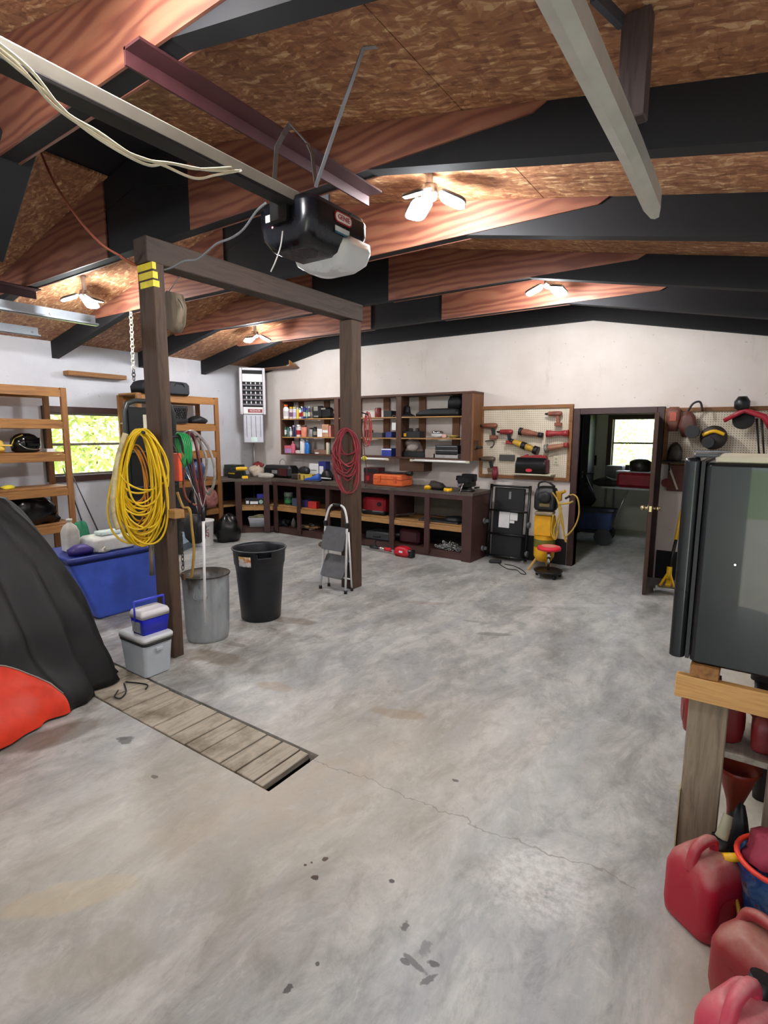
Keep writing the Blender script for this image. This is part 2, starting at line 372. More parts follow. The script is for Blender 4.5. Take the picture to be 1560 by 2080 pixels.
FRAMEW = mat('#3b2422', .5, 0, .3, 6)
BLACK = mat('#0e0f11', .42, 0, .3, 8); BLACKM = mat('#151517', .6, 0, .3, 10, .1); STEEL = mat('#9a9c9e', .32, .9, .15, 12); CHROME = mat('#cfd2d4', .18, 1, .05); WHITE = mat('#e9e9e8', .45, 0, .05); CREAM = mat('#cfc9b0', .5, 0, .12)
RED = mat('#a5161f', .4, 0, .2); DKRED = mat('#6c1418', .45, 0, .25); YEL = mat('#e8b51a', .4, 0, .15); BLUE = mat('#1f35b8', .45, 0, .15); ORANGE = mat('#e2662a', .45, 0, .15); GREEN = mat('#2c8a4a', .45, 0, .2); GREY = mat('#77797b', .55, 0, .2); BROWN = mat('#5a4030', .6, 0, .25)
# ================================================================== the building
XL, XR, YF, YB = -7.95, .80, -1.3, 7.03          # left / right / front / back wall faces
RX, RZ, SL = -3.95, 3.71, .20                    # ridge
def roofz(x): return RZ-SL*abs(x-RX)
# ---- floor with the plank-covered trench cut out of it
TX0, TX1, TY0, TY1 = -4.9, -1.80, 1.625, 1.985
spots = []
for px, py, rx, ry, a, c, op in [(255, 1503, .05, .04, 0, '#45403a', .8), (247, 1500, .035, .02, .6, '#45403a', .7), (313, 1578, .022, .014, 0, '#4a443d', .7), (640, 1782, .017, .013, .4, '#3c241f', .95),
        (660, 1745, .011, .014, 0, '#4a2e27', .9), (620, 1757, .007, .007, 0, '#4a2e27', .9), (633, 1752, .006, .005, 0, '#4a2e27', .9), (795, 1790, .013, .011, 0, '#3a3634', .9), (822, 1882, .014, .022, .2, '#463d3c', .8),
        (845, 1960, .05, .014, -.2, '#4b4a4a', .8), (882, 1958, .026, .012, .3, '#33302f', .9), (870, 1990, .012, .032, -.5, '#45413f', .85), (822, 1952, .018, .012, 0, '#454240', .85), (865, 1925, .02, .035, .3, '#6d6c6b', .7),
        (585, 2008, .012, .02, 0, '#3d3b3a', .85), (645, 1958, .009, .009, 0, '#3d3b3a', .85), (925, 1585, .018, .012, .3, '#4a4742', .8), (1000, 1288, .16, .04, .5, '#6a6862', .6), (960, 1262, .12, .03, .3, '#74716b', .5),
        (600, 1262, .22, .10, .3, '#6b5844', .55), (440, 1335, .30, .12, .3, '#75634c', .5), (560, 1395, .16, .06, .2, '#9c8768', .5), (815, 1450, .18, .06, .3, '#9d876a', .5), (870, 1225, .3, .05, .5, '#86715a', .35),
        (90, 1500, .3, .12, 1.2, '#5c5140', .6), (700, 1170, .3, .06, .3, '#5f5a52', .45), (480, 1310, .14, .04, .2, '#5f5548', .5), (150, 1820, .25, .08, .9, '#c9b78c', .4), (190, 1960, .2, .1, .9, '#a59d8e', .4), (1160, 1230, .5, .06, .6, '#cfd0d0', .35)]:
    p = PZ(px, py); spots.append((p.x, p.y, rx, ry, a, c, op))
FLOORM = mat_floor(spots)
m = MB()
for x0, x1, y0, y1 in ((XL-.15, XR+.15, YF-.15, TY0), (XL-.15, XR+.15, TY1, 11.2), (XL-.15, TX0, TY0, TY1), (TX1, XR+.15, TY0, TY1)):
    m.bx(x0, x1, y0, y1, -.14, 0)
floor = OB('floor', m, FLOORM, label='worn grey and beige concrete slab floor with oil spots', kind='structure')
m = MB(); m.bx(TX0, TX1, TY0, TY1, -.16, -.13)
OB('pit_bottom', m, mat('#15120f', .9), floor)
# planks over the trench, from pixel rows along its near edge
tr = TH('trench_cover', 'row of weathered grey planks laid over a floor trench beside black cover', 'planks', ((TX0+TX1)/2, (TY0+TY1)/2, -.03))
edge = [516, 478, 446, 404, 372, 341, 305, 273, 240, 200, 165, 128, 92, 50, 5]
xs = [PZ(ex, 1425+(ex-200)*.507, 0).x for ex in edge]
xs = [TX1-.052]+xs
rnd = random.Random(3)
for i in range(len(xs)-1):
    x1, x0 = xs[i], xs[i+1]
    if x1-x0 < .03: continue
    q = MB(); q.box(((x0+x1)/2-(TX0+TX1)/2, rnd.uniform(-.004, .004), 0), (x1-x0-.011, TY1-TY0-.03, .035), .003)
    o = OB('plank', q, GREYP, tr); o.location = (0, 0, .010+rnd.uniform(-.003, .002)); o.rotation_euler = (0, rnd.uniform(-.0008, .0008), 0)
for y in (TY0+.02, TY1-.02):
    q = MB(); q.bx(TX0+.02-(TX0+TX1)/2, TX1-.06-(TX0+TX1)/2, y-.012-(TY0+TY1)/2, y+.012-(TY0+TY1)/2, -.10, -.008); OB('support_strip', q, mat('#211a14', .8), tr)

# ---- walls
DX0, DX1, DZ = -1.90, -1.03, 1.945               # doorway in the back wall
m = MB()
g = lambda x: roofz(x)+.02
m.xz([(XL-.12, 0), (DX0, 0), (DX0, g(DX0)), (RX, g(RX)), (XL-.12, g(XL-.12))], YB, YB+.12)
m.xz([(DX1, 0), (XR+.12, 0), (XR+.12, g(XR+.12)), (DX1, g(DX1))], YB, YB+.12)
m.xz([(DX0, DZ), (DX1, DZ), (DX1, g(DX1)), (DX0, g(DX0))], YB, YB+.12)
OB('wall_back', m, WALLB, label='white painted gable wall at the far end with doorway', kind='structure')
WY0, WY1, WZ0, WZ1 = 3.45, 4.50, 1.10, 1.97      # window opening in the left wall
m = MB(); hz = roofz(XL)+.02
m.bx(XL-.12, XL, YF, WY0, 0, hz); m.bx(XL-.12, XL, WY1, YB+.12, 0, hz); m.bx(XL-.12, XL, WY0, WY1, 0, WZ0); m.bx(XL-.12, XL, WY0, WY1, WZ1, hz)
OB('wall_left', m, WALL, label='white painted side wall with a sliding window', kind='structure')
m = MB(); m.bx(XR, XR+.12, YF, 11, 0, roofz(XR)+.02); OB('wall_right', m, WALL, label='white side wall behind the fridge', kind='structure')
FD0, FD1, FDZ = -.06, .70, 2.05                  # open walk door behind the viewer
m = MB(); m.xz([(XL-.12, 0), (FD0, 0), (FD0, g(FD0)), (RX, g(RX)), (XL-.12, g(XL-.12))], YF-.12, YF); m.xz([(FD1, 0), (XR+.12, 0), (XR+.12, g(XR+.12)), (FD1, g(FD1))], YF-.12, YF); m.xz([(FD0, FDZ), (FD1, FDZ), (FD1, g(FD1)), (FD0, g(FD0))], YF-.12, YF)
OB('wall_front', m, WALL, label='white front wall behind the viewer with open walk door', kind='structure')
# dark painted block base along the back wall
for a, b in ((-3.02, DX0-.09), (DX1+.10, XR)):
    q = MB(); q.bx(a, b, YB-.012, YB-.0005, 0, .34); OB('baseboard_back', q, mat('#131112', .7), label='black painted base strip along the back wall', kind='structure')
q = MB(); q.bx(XR-.012, XR-.0005, YF, YB-.02, 0, .80); OB('shade_strip_right', q, mat('#131112', .7), label='added black strip low on the right wall standing in for shade', kind='structure')  # shade under the fridge stand, put in as a dark wall strip
# ---- roof deck and OSB sheets
m = MB()
m.xz([(XL-.5, roofz(XL-.5)+.02), (RX, RZ+.02), (XR+.5, roofz(XR+.5)+.02), (XR+.5, roofz(XR+.5)+.10), (RX, RZ+.10), (XL-.5, roofz(XL-.5)+.10)], YF-.4, 11.4)
ceil = OB('ceiling', m, DARK, label='sloping roof underside of OSB sheets with a dark ridge strip', kind='structure')
TY = [.17, 1.28, 2.43, 3.56, 4.80, 5.93]; TT = .11
ys = [YF]+[y+TT/2 for y in TY]+[YB]
for i in range(len(ys)-1):
    for xa, xb in ((XL, RX-.36), (RX+.62, XR)):
        xs2 = [xa, (xa+xb)/2, xb]
        for x0, x1 in zip(xs2[:-1], xs2[1:]):
            q = MB(); z0, z1 = roofz(x0), roofz(x1)
            q.xz([(x0+.002, z0), (x1-.002, z1), (x1-.002, z1+.018), (x0+.002, z0+.018)], ys[i]+.002, ys[i+1]-.002)
            OB('osb_sheet', q, OSB, ceil)
# ---- plywood-sided trusses
def sheet(name, poly, y0, y1, mt, par):
    q = MB(); q.xz(poly, y0, y1); return OB(name, q, mt, par)
CH = 3.065                                        # underside of the level tie
KN = (RZ-.22-CH)/SL
tl = ['plywood-sided roof truss overhead behind the viewer', 'roof truss nearest the viewer crossing top left corner', 'roof truss carrying the far end of the door opener', 'roof truss just beyond the first bright ceiling lamp', 'roof truss just before the far ceiling lamps', 'last plywood roof truss before the back wall']
PLX0, PLX1, PRX0, PRX1 = -7.02, -4.36, -3.30, -.87
for ti, y in enumerate(TY):
    T = TH('roof_truss', tl[ti], 'truss', (0, 0, 0), group='roof trusses')
    ya, yb = y+.012, y+TT-.012
    for sgn, xe in ((-1, XL), (1, XR)):
        q = MB(); d = .22
        q.xz([(RX, RZ-.001), (xe, roofz(xe)-.001), (xe, roofz(xe)-d), (RX, RZ-d)], ya, yb); OB('rafter', q, DARK, T)
    q = MB(); q.bx(RX-KN-.2, RX+KN+.2, ya, yb, CH, CH+.045); OB('bottom_tie', q, DARK, T)
    for y0, y1 in ((y, ya-.0005), (yb+.0005, y+TT)):
        zt = lambda x: roofz(x)-.002
        sheet('plywood_sheet', [(PRX0, CH-.004), (PRX1-.06, CH-.004), (PRX1, zt(PRX1)), (PRX0, zt(PRX0))], y0, y1, PLY, T)
        sheet('plywood_sheet', [(PLX0, zt(PLX0)), (PLX0+.06, CH-.004), (PLX1, CH-.004), (PLX1, zt(PLX1))], y0, y1, PLY, T)
    sheet('dark_panel', [(PLX1+.002, CH+.046), (PRX0-.002, CH+.046), (PRX0-.002, roofz(PRX0)-.22), (RX, RZ-.2205), (PLX1+.002, roofz(PLX1)-.22)], ya+.004, yb-.004, DARK, T)
# chord against the back wall
T = TH('end_rafter', 'black rafter pair capping the back gable wall', 'rafter')
for xe in (XL, XR):
    q = MB(); q.xz([(RX, RZ-.01), (xe, roofz(xe)-.001), (xe, roofz(xe)-.215), (RX, RZ-.22)], YB-.045, YB-.001); OB('rafter', q, DARK, T)
q = MB(); q.xz([(RX-KN, CH+.02), (RX+KN, CH+.02), (RX, RZ-.23)], YB-.04, YB-.001); OB('gable_infill', q, DARK, T)
q = MB(); q.bx(RX-KN, RX+KN, YB-.05, YB-.001, CH, CH+.05); OB('tie', q, DARK, T)
# diagonal brace hanging from the first truss at the left edge
q = MB(); a = PY(40, 285, 1.36); b = PY(-30, 520, 1.36); q.beam(a+Vector((0, 0, .02)), b, .05, .17, .004, (0, 1, 0))
OB('diagonal_brace', q, DARK, label='dark diagonal brace board hanging from nearest truss at left edge', cat='brace')

# ---- posts and beam under the ridge line
q = MB(); q.bx(-3.72, -3.535, 2.285, 2.375, 0, 2.864, .006)
OB('timber_post', q, TIMBER, label='near dark timber post with yellow cord coil hung on it', cat='post', group='posts under the beam')
q = MB(); q.bx(-3.73, -3.565, 4.52, 4.685, 0, 2.86, .006)
OB('timber_post', q, TIMBER, label='far dark timber post with red hose coil hung on it', cat='post', group='posts under the beam')
q = MB(); q.bx(-3.72, -3.565, 2.265, 4.72, 2.865, 3.035, .006)
OB('tie_beam', q, TIMBERY, label='dark timber beam spanning between the two posts', cat='beam')

# ---- doorway frame and open door
D = TH('door_1', 'dark brown doorway frame with the door swung open toward viewer', 'door', kind='structure'); del D['category']
q = MB(); q.bx(DX0-.08, DX0, YB-.03, YB+.13, 0, DZ+.075, .004); OB('jamb', q, FRAMEW, D)
q = MB(); q.bx(DX1, DX1+.08, YB-.03, YB+.13, 0, DZ+.075, .004); OB('jamb', q, FRAMEW, D)
q = MB(); q.bx(DX0+.0005, DX1-.0005, YB-.03, YB+.13, DZ, DZ+.075, .004); OB('head', q, FRAMEW, D)
hx, hy = DX1-.005, YB-.035; ex, ey = -.905, 6.16; ang = math.atan2(ey-hy, ex-hx); L = math.hypot(ex-hx, ey-hy)
DOORM = wood('#2f1c14', '#4a2f21', 'z', .8, .5, 'door_veneer')
leaf = OB('door_leaf', MB().box((L/2, 0, .965), (L, .04, 1.92), .004), DOORM, D, label='dark brown wooden door leaf'); leaf.location = (hx, hy, .0); leaf.rotation_euler = (0, 0, ang)
q = MB()
for s in (-1, 1):
    q.cyl((L-.07, s*.02, .93), (L-.07, s*.055, .93), .014); q.ball((L-.07, s*.072, .93), .028); q.cyl((L-.07, s*.0201, .93), (L-.07, s*.027, .93), .033)
q.bx(L-.001, L+.003, -.012, .012, .90, .96)
kb = OB('knob', q, mat('#c9b98e', .25, .9), leaf)

# ---- window in the left wall (aluminium slider in a dark frame)
W = TH('window_1', 'brown framed window with middle bar showing bright greenery', 'window', kind='structure'); del W['category']
WF = mat('#4a3430', .5, 0, .2); ALU = mat('#8d857c', .4, .5, .1); GLASS = mat_glass()
x0, x1 = XL-.005, XL+.03
for nm, a in (('casing', (WY0-.07, WY0, WZ0-.07, WZ1+.085)), ('casing', (WY1, WY1+.07, WZ0-.07, WZ1+.085)), ('casing', (WY0, WY1, WZ1, WZ1+.085)), ('sill', (WY0, WY1, WZ0-.085, WZ0))):
    q = MB(); q.bx(x0, x1, a[0], a[1], a[2], a[3], .004); OB(nm, q, WF, W)
mz = (WZ0+WZ1)/2
for a in ((WY0, WY1, WZ1-.03, WZ1), (WY0, WY1, WZ0, WZ0+.03), (WY0, WY1, mz-.017, mz+.017), (WY0, WY0+.03, WZ0+.03, WZ1-.03), (WY1-.03, WY1, WZ0+.03, WZ1-.03)):
    q = MB(); q.bx(XL-.07, XL-.03, a[0], a[1], a[2], a[3]); OB('sash_bar', q, ALU, W)
for a, b in ((WZ0+.03, mz-.017), (mz+.017, WZ1-.03)):
    q = MB(); q.bx(XL-.053, XL-.049, WY0+.03, WY1-.03, a, b); OB('pane', q, GLASS, W)

# ---- room beyond the doorway
YR = 10.35
wx0, wx1 = PY(1243, 900, YR).x, PY(1336, 900, YR).x; wz1, wz0 = PY(1285, 852, YR).z, PY(1285, 948, YR).z
BRW = mat_wall('#c6c4b5', '#b2b0a1', 'wall_back_room')
m = MB(); xa, xb = -4.2, XR+.12; h = 2.9
m.bx(xa, wx0, YR, YR+.1, 0, h); m.bx(wx1, xb, YR, YR+.1, 0, h); m.bx(wx0, wx1, YR, YR+.1, 0, wz0); m.bx(wx0, wx1, YR, YR+.1, wz1, h)
OB('wall_far', m, BRW, label='grey green far wall of the room beyond the doorway', kind='structure')
m = MB(); m.bx(xa-.1, xa, YB+.12, YR+.1, 0, h); OB('wall_far_side', m, BRW, label='side wall of the room beyond the doorway', kind='structure')
m = MB(); m.bx(xa, xb, YB+.12, YR, 2.45, 2.5); OB('ceiling_far', m, BRW, label='ceiling of the room beyond the doorway', kind='structure')
W2 = TH('window_2', 'overexposed bright window in the room beyond the doorway', 'window', kind='structure'); del W2['category']
for a in ((wx0-.08, wx0, wz0-.08, wz1+.08), (wx1, wx1+.08, wz0-.08, wz1+.08), (wx0, wx1, wz1, wz1+.08), (wx0, wx1, wz0-.08, wz0)):
    q = MB(); q.bx(a[0], a[1], YR-.03, YR+.005, a[2], a[3], .004); OB('casing', q, WF, W2)
mz2 = (wz0+wz1)/2
for a in ((wx0, wx1, mz2-.015, mz2+.015), (wx0, wx0+.025, wz0, wz1), (wx1-.025, wx1, wz0, wz1)):
    q = MB(); q.bx(a[0], a[1], YR+.03, YR+.06, a[2], a[3]); OB('sash_bar', q, ALU, W2)
for a, b in ((wz0, mz2-.015), (mz2+.015, wz1)):
    q = MB(); q.bx(wx0+.025, wx1-.025, YR+.043, YR+.047, a, b); OB('pane', q, GLASS, W2)

# ---- outdoors: lawn and shrubs seen through the panes
q = MB(); q.bx(-40, 30, -30, 45, -.45, -.15); OB('ground_outdoors', q, mat('#7d9a55', .9, 0, .3, 2), label='sunlit grass outside', kind='structure')
q = MB(); q.bx(-6, 3.5, -9, YF-.13, -.149, -.05); OB('floor_driveway', q, mat('#bdb8ae', .85, 0, .12, 3), label='pale concrete apron outside the front wall', kind='structure')
LEAF = [mat('#b3bd80', .6, 0, .3, 3), mat('#c3c88e', .6, 0, .3, 3), mat('#94b59c', .6, 0, .3, 3)]
def shrub(c, d, n, seed, mt, label):
    r = random.Random(seed); vs, fs = [], []
    for i in range(n):
        u = Vector((r.gauss(0, 1), r.gauss(0, 1), r.gauss(0, 1))).normalized()*(r.random()**.4)
        p = Vector((c[0]+u.x*d[0]/2, c[1]+u.y*d[1]/2, c[2]+d[2]*(.5+.5*u.z)))
        a = Vector((r.gauss(0, 1), r.gauss(0, 1), r.gauss(0, 1))).normalized(); b = a.orthogonal().normalized(); s = r.uniform(.06, .13)
        o = len(vs); vs += [p-a*s, p+b*s*.5, p+a*s, p-b*s*.5]; fs.append((o, o+1, o+2, o+3))
    T = TH('shrub', label, 'shrub', (0, 0, 0)); OB('foliage', MB().add(vs, fs), mt, T, kind='stuff')
    OB('trunk', MB().cyl((c[0], c[1], -.3), (c[0], c[1], c[2]+d[2]*.6), .06, .03, 8), BROWN, T)
for i, (y, x, w_, h_) in enumerate([(4.2, -13.2, 2.5, 3.4), (7.0, -13.6, 2.7, 3.8), (10.2, -14.2, 3.2, 4.2), (7.0, -18.5, 9, 6.5)]):
    shrub((x, y, -.1), (2.4, w_, h_), 3800, 40+i, LEAF[i % 3], ['yellow green shrub outside window, nearest the left upright', 'pale green shrub outside the middle of window', 'bluish green shrub outside near the dark cart frame', 'tall tree crown behind the shrubs outside window'][i])
shrub((-5.2, 24, -.1), (8, 3, 3.2), 3000, 60, LEAF[1], 'pale shrub outside the far room window')

# ================================================================== ceiling lamps (three folding panels on a hub)
BULB = mat_emit((1, .97, .93), 45)
def lamp(p, rz, label, ztop, power=1.0):
    T = TH('ceiling_lamp', label, 'lamp', p, rz, 'folding panel ceiling lamps')
    OB('stem', MB().cyl((0, 0, .02), (0, 0, ztop-p[2]), .022), WHITE, T)
    OB('hub', MB().lathe([(.02, .05), (.05, .045), (.055, .0), (.045, -.035), (.02, -.045)], 18), STEEL, T)
    for k in range(3):
        a = 2*math.pi*k/3; R = Matrix.Rotation(a, 4, 'Z') @ Matrix.Translation((.05, 0, -.005)) @ Matrix.Rotation(math.radians(24), 4, 'Y')
        q = MB().frame(R); q.rloft([(0, .09, .075, .10, 0), (.02, .085, .07, .10, 0)], .045); o = OB('panel_back', q, STEEL, T)
        q = MB().frame(R); q.rloft([(-.014, .074, .06, .10, 0), (-.001, .084, .069, .10, 0)], .043); OB('panel', q, BULB, o, label='glowing white panel')
    l = bpy.data.lights.new('lamp_glow', 'POINT'); l.energy = LAMP_W*power; l.color = LAMP_COL; l.shadow_soft_size = .09
    o = bpy.data.objects.new('lamp_glow', l); link(o, T); o.location = (0, 0, -.14)
for px, py, z, rz, lb, pw in [(872, 393, 3.17, .5, 'bright three-panel lamp just right of the door opener', 1.0), (1116, 577, 3.16, 1.2, 'far three-panel lamp above the doorway', 1.0), (172, 600, 3.12, .2, 'three-panel lamp at left above hanging chain', .9), (518, 680, 3.10, .9, 'three-panel lamp seen under the beam between posts', .9)]:
    p = PZ(px, py, z); lamp((p.x, p.y, p.z), rz, lb, roofz(p.x), pw)
lamp((-1.75, .75, 3.15), .3, 'added three-panel fill lamp, unseen above the viewer', roofz(-1.75), .9)  # extra fixture out of view, added for fill light
lamp((-6.0, .6, 3.12), .3, 'added three-panel fill lamp, unseen over the covered machine', roofz(-6.0), .9)  # second unseen fixture, also added for fill
# ================================================================== overhead fittings
V = Vector
RAILX, RAILZ = -1.755, 2.70
T = TH('garage_door_opener', 'black garage door opener with white lens on a long steel rail', 'door opener', (-1.80, 2.0, 2.62))
L0 = V((-1.80, 2.0, 2.62))
rail = wood('#5a5a5c', '#8d8d8c', 'y', 1, .4, 'rail_metal')
q = MB(); a, b = PX(0, 110, RAILX), PX(585, 405, RAILX); z0 = (a.z+b.z)/2
q.bx(RAILX-.028-L0.x, RAILX+.028-L0.x, -1.25-L0.y, 1.84-L0.y, RAILZ-.022-L0.z, RAILZ+.03-L0.z, .006); r_ = OB('rail', q, mat('#b4b4ac', .35, .35, .2, 4), T)
q = MB(); q.bx(RAILX-.034-L0.x, RAILX+.034-L0.x, -1.25-L0.y, 1.84-L0.y, RAILZ-.034-L0.z, RAILZ-.020-L0.z, .002); OB('rail_lip', q, BLACKM, r_)
ax, ay = -.165, -.205; bx_, by_ = .165, .225                # housing: rounded tub, deeper in the middle
q = MB()
q.rloft([(-.115, .09, .13, 0, -.01), (-.10, .125, .17, 0, -.005), (-.06, .15, .20, 0, .0), (.0, .165, .213, 0, .01), (.06, .165, .215, 0, .01), (.085, .155, .205, 0, .01)], .06, 5)
hs = OB('housing', q, mat('#0d0f16', .28, 0, .2, 6), T, label='glossy black motor housing')
q = MB(); q.bx(-.05, .05, -.235, -.19, -.02, .10, .01); OB('rail_socket', q, BLACK, hs)
q = MB().at((0, .13, -.075)); q.rloft([(-.075, .05, .05), (-.065, .11, .085), (-.035, .155, .11), (.01, .172, .118), (.05, .170, .116)], .05, 5)
OB('lens', q, mat('#dfe3e6', .25, 0, .03), T, label='white translucent light lens')
q = MB(); q.bx(-.11, .13, -.06, .20, .086, .094, .002); q.box((.0, .0, .12), (.2, .012, .06), .002); OB('mount_plate', q, STEEL, T)
q = MB().at((.1655, .015, .035), 0, 0, 0); q.M = Matrix.Translation((.167, .015, .033)) @ Matrix.Rotation(math.radians(90), 4, 'Z') @ Matrix.Rotation(math.radians(90), 4, 'X')
q.rloft([(-.001, .062, .024), (.002, .062, .024)], .023, 6); lg = OB('logo_plate', q, RED, T, label='red oval logo plate')
q = MB(); q.M = Matrix.Translation((.1695, .015, .033)) @ Matrix.Rotation(math.radians(90), 4, 'Z') @ Matrix.Rotation(math.radians(90), 4, 'X'); q.rloft([(-.001, .055, .018), (.0006, .055, .018)], .017, 6); OB('logo_inset', q, mat('#d9d6d2', .4), lg)
TXT('GENIE', .030, RED, lg, (.1708, .015, .033), (math.radians(90), 0, math.radians(90)))
q = MB(); q.bx(.164, .1665, -.04, .06, -.028, -.006); OB('info_label', q, mat('#c8d0d4', .5), lg)
q = MB(); q.bx(.164, .1666, -.04, .06, -.036, -.028); OB('info_stripe', q, mat('#2f6f86', .5), lg)
q = MB(); q.bx(-.10, -.035, -.2045, -.2015, .005, .035); OB('serial_label', q, WHITE, T)
q = MB(); q.ball((-.06, -.200, -.02), .005); OB('status_light', q, mat_emit((1, .1, .1), 3, 'led_red'), T)
def strap(pts, w=.022, name='strap'):
    q = MB()
    for a, b in zip(pts[:-1], pts[1:]): q.beam(V(a)-L0, V(b)-L0, .004, w, 0, (0, 1, 0.01))
    return OB(name, q, STEEL, T)
top = PZ(590, 252, 3.07)
strap([PZ(556, 385, 2.735), PZ(562, 300, 2.93), PZ(575, 275, 2.99), top]); strap([PZ(642, 376, 2.77), PZ(634, 312, 2.93), PZ(625, 292, 2.96), top]); 
strap([PZ(641, 380, 2.76), PZ(690, 235, 3.0), PZ(738, 98, 3.19), PZ(790, 92, 3.20)], .018)
q = MB(); q.tube([V(p)-L0 for p in crom([PZ(574, 470, 2.53), PZ(570, 500, 2.46), PZ(560, 530, 2.40), PZ(550, 552, 2.36)], 4)], .003, 6); OB('antenna_wire', q, WHITE, T)
# loose white cable along the rail
q = MB()
for pts in ([(-40, 70), (40, 135), (110, 215), (190, 270), (260, 310), (330, 335), (395, 362), (440, 355), (490, 346)], [(-40, 60), (60, 140), (130, 225), (200, 268), (280, 320), (350, 332), (400, 343), (470, 340)], [(-30, 85), (90, 185), (160, 252), (230, 300), (300, 335), (345, 332), (420, 345), (488, 347)]):
    q.tube(crom([PX(x, y, RAILX+.05) for x, y in pts], 6), .0045, 6)
OB('white_cable', q, mat('#d8d4bb', .5), label='loose white cable draped along the opener rail', cat='cable')
# purple painted angle irons under the trusses
q = MB(); q.bx(-1.99, -1.98, 1.22, 2.68, 3.0, 3.06); q.bx(-1.99, -1.89, 1.22, 2.68, 3.05, 3.06)
OB('angle_iron', q, mat('#4a2629', .55, .1, .3, 6), label='maroon angle iron under the trusses holding the opener', cat='angle iron', group='angle irons')
q = MB(); q.bx(-5.92, -5.91, .5, 2.56, 2.98, 3.06); q.bx(-5.92, -5.80, .5, 2.56, 3.05, 3.06)
OB('angle_iron', q, mat('#3f2024', .5, .2, .3, 6), label='maroon angle iron end at left picture edge', cat='angle iron', group='angle irons')
# overhead door track at upper right with its wooden hanger
TRK = mat('#c5c6bd', .4, .35, .15, 5)
q = MB(); pts = [(-.425, -1.2, 2.60), (-.425, 2.0, 2.60), (-.425, 2.40, 2.585), (-.425, 2.47, 2.56)]
rings = []
for p in pts:
    sc = 1 if p[1] < 2.45 else .5
    rings.append([(p[0]+x*sc, p[1], p[2]+z*sc) for x, z in ((-.03, .03), (-.03, -.03), (.0, -.04), (.03, -.03), (.03, .03), (.022, .03), (.022, -.022), (0, -.03), (-.022, -.022), (-.022, .03))])
q.loft(rings, (True, True), False); T = TH('door_track', 'long white curved overhead door track with rounded end, upper right', 'door track', (-.425, 1.5, 2.6)); o = OB('track', q, TRK, T); o.location = (.425, -1.5, -2.6)
q = MB(); h0 = V((-.43, 2.02, 0)); q.bx(-.475, -.39, 1.97, 2.03, 2.69, roofz(-.39)-.002, .004); OB('wood_hanger', q, wood('#3a2f2d', '#564745', 'z', 1, .7, 'hanger_wood'), label='dark wooden hanger post above the white door track', cat='hanger')
q = MB(); q.beam(PZ(1262, 45, 2.98), PZ(1205, -12, 2.95), .02, .035); OB('brace_strap', q, mat('#4a4f5a', .5, .4), label='grey metal brace strap beside wooden hanger', cat='brace')
# two door tracks at the left edge
for k, (X, e, y0, lb) in enumerate(((-4.62, (197, 655), .6, 'white steel door track end hanging below left lamp'), (-5.62, (80, 678), .6, 'shorter white steel door track end at left edge'))):
    p = PX(e[0], e[1], X); q = MB(); q.bx(X-.025, X-.022, y0, p.y, p.z-.03, p.z+.055); q.bx(X-.025, X+.03, y0, p.y, p.z-.03, p.z-.026); q.bx(X+.027, X+.03, y0, p.y, p.z-.03, p.z-.012)
    q2, q4 = [MB().cyl((X-.021, yy, p.z+.01), (X-.015, yy, p.z+.01), .009) for yy in (p.y-.05, p.y-.35)]
    T = TH('door_track', lb, 'door track', (X, p.y, p.z)); 
    for nm, qq, mt in (('track', q, mat('#b9c0c8', .35, .4, .1)), ('bolt', q2, STEEL), ('bolt', q4, STEEL)):
        o = OB(nm, qq, mt, T); o.location = (-X, -p.y, -p.z)
    if k == 1: q3 = MB(); q3.bx(X-.022, X+.02, p.y-.62, p.y-.45, p.z+.02, p.z+.16); o = OB('bracket', q3, BLACKM, T); o.location = (-X, -p.y, -p.z)
# cords round the top of the near post
q = MB(); q.tube(crom([PX(78, 296, -4.15), PX(110, 370, -4.0), PX(160, 445, -3.9), PX(205, 495, -3.8), PX(245, 520, -3.75)], 8), .008, 7); q.tube(crom([PX(243, 519, -3.75), PX(262, 532, -3.73), PX(284, 540, -3.73)], 5), .011, 7)
OB('power_cable', q, mat('#a5573f', .5), label='faded orange cord drooping from ceiling to near post', cat='cord')
q = MB(); q.tube(crom([PY(334, 548, 2.14), PY(350, 543, 2.14), PY(375, 530, 2.12), PY(400, 527, 2.12), PY(420, 512, 2.10), PY(440, 495, 2.10), PY(470, 483, 2.10), PY(495, 465, 2.08), PY(520, 430, 2.06), PY(540, 412, 2.05)], 5), .006, 6)
OB('grey_cable', q, GREY, label='grey cable looping from near post to opener', cat='cable')
T = TH('yellow_tape', 'three yellow tape strips wrapped round top of near post', 'tape', (-3.64, 2.275, 2.72))
for i, (za, zb) in enumerate(((2.815, 2.86), (2.755, 2.80), (2.70, 2.742))):
    q = MB(); q.bx(-3.70+.012*i-.012, -3.533, 2.2815, 2.2845, za, zb); q.bx(-3.5345, -3.5315, 2.2815, 2.31+.01*i, za, zb); o = OB('strip', q, mat('#f4dc12', .5), T); o.location = (3.64, -2.275, -2.72)
# chain hanging from the third truss
p0 = PY(265, 612, 3.60); p1 = PY(272, 772, 3.60); n = 22
T = TH('hanging_chain', 'white chain hanging from truss beside near post', 'chain', tuple(p0))
for i in range(n):
    t = (i+.5)/n; c = p0.lerp(p1, t)-p0; hl = (p0.z-p1.z)/n*.68; q = MB(); pts = []
    for k in range(12):
        a = 2*math.pi*k/12; u = math.cos(a)*.02; zz = math.sin(a)*hl
        pts.append(c+(V((u, 0, zz)) if i % 2 else V((0, u, zz))))
    q.tube(pts, .0055, 6, True); OB('chain_link', q, mat('#d9d2c4', .4, .2) if i < n-3 else BLACKM, T)
q = MB(); q.tube(crom([V((0, 0, .03)), V((.03, 0, .0)), V((.02, 0, -.04))], 4), .008, 6); OB('hook', q, BLACKM, T)
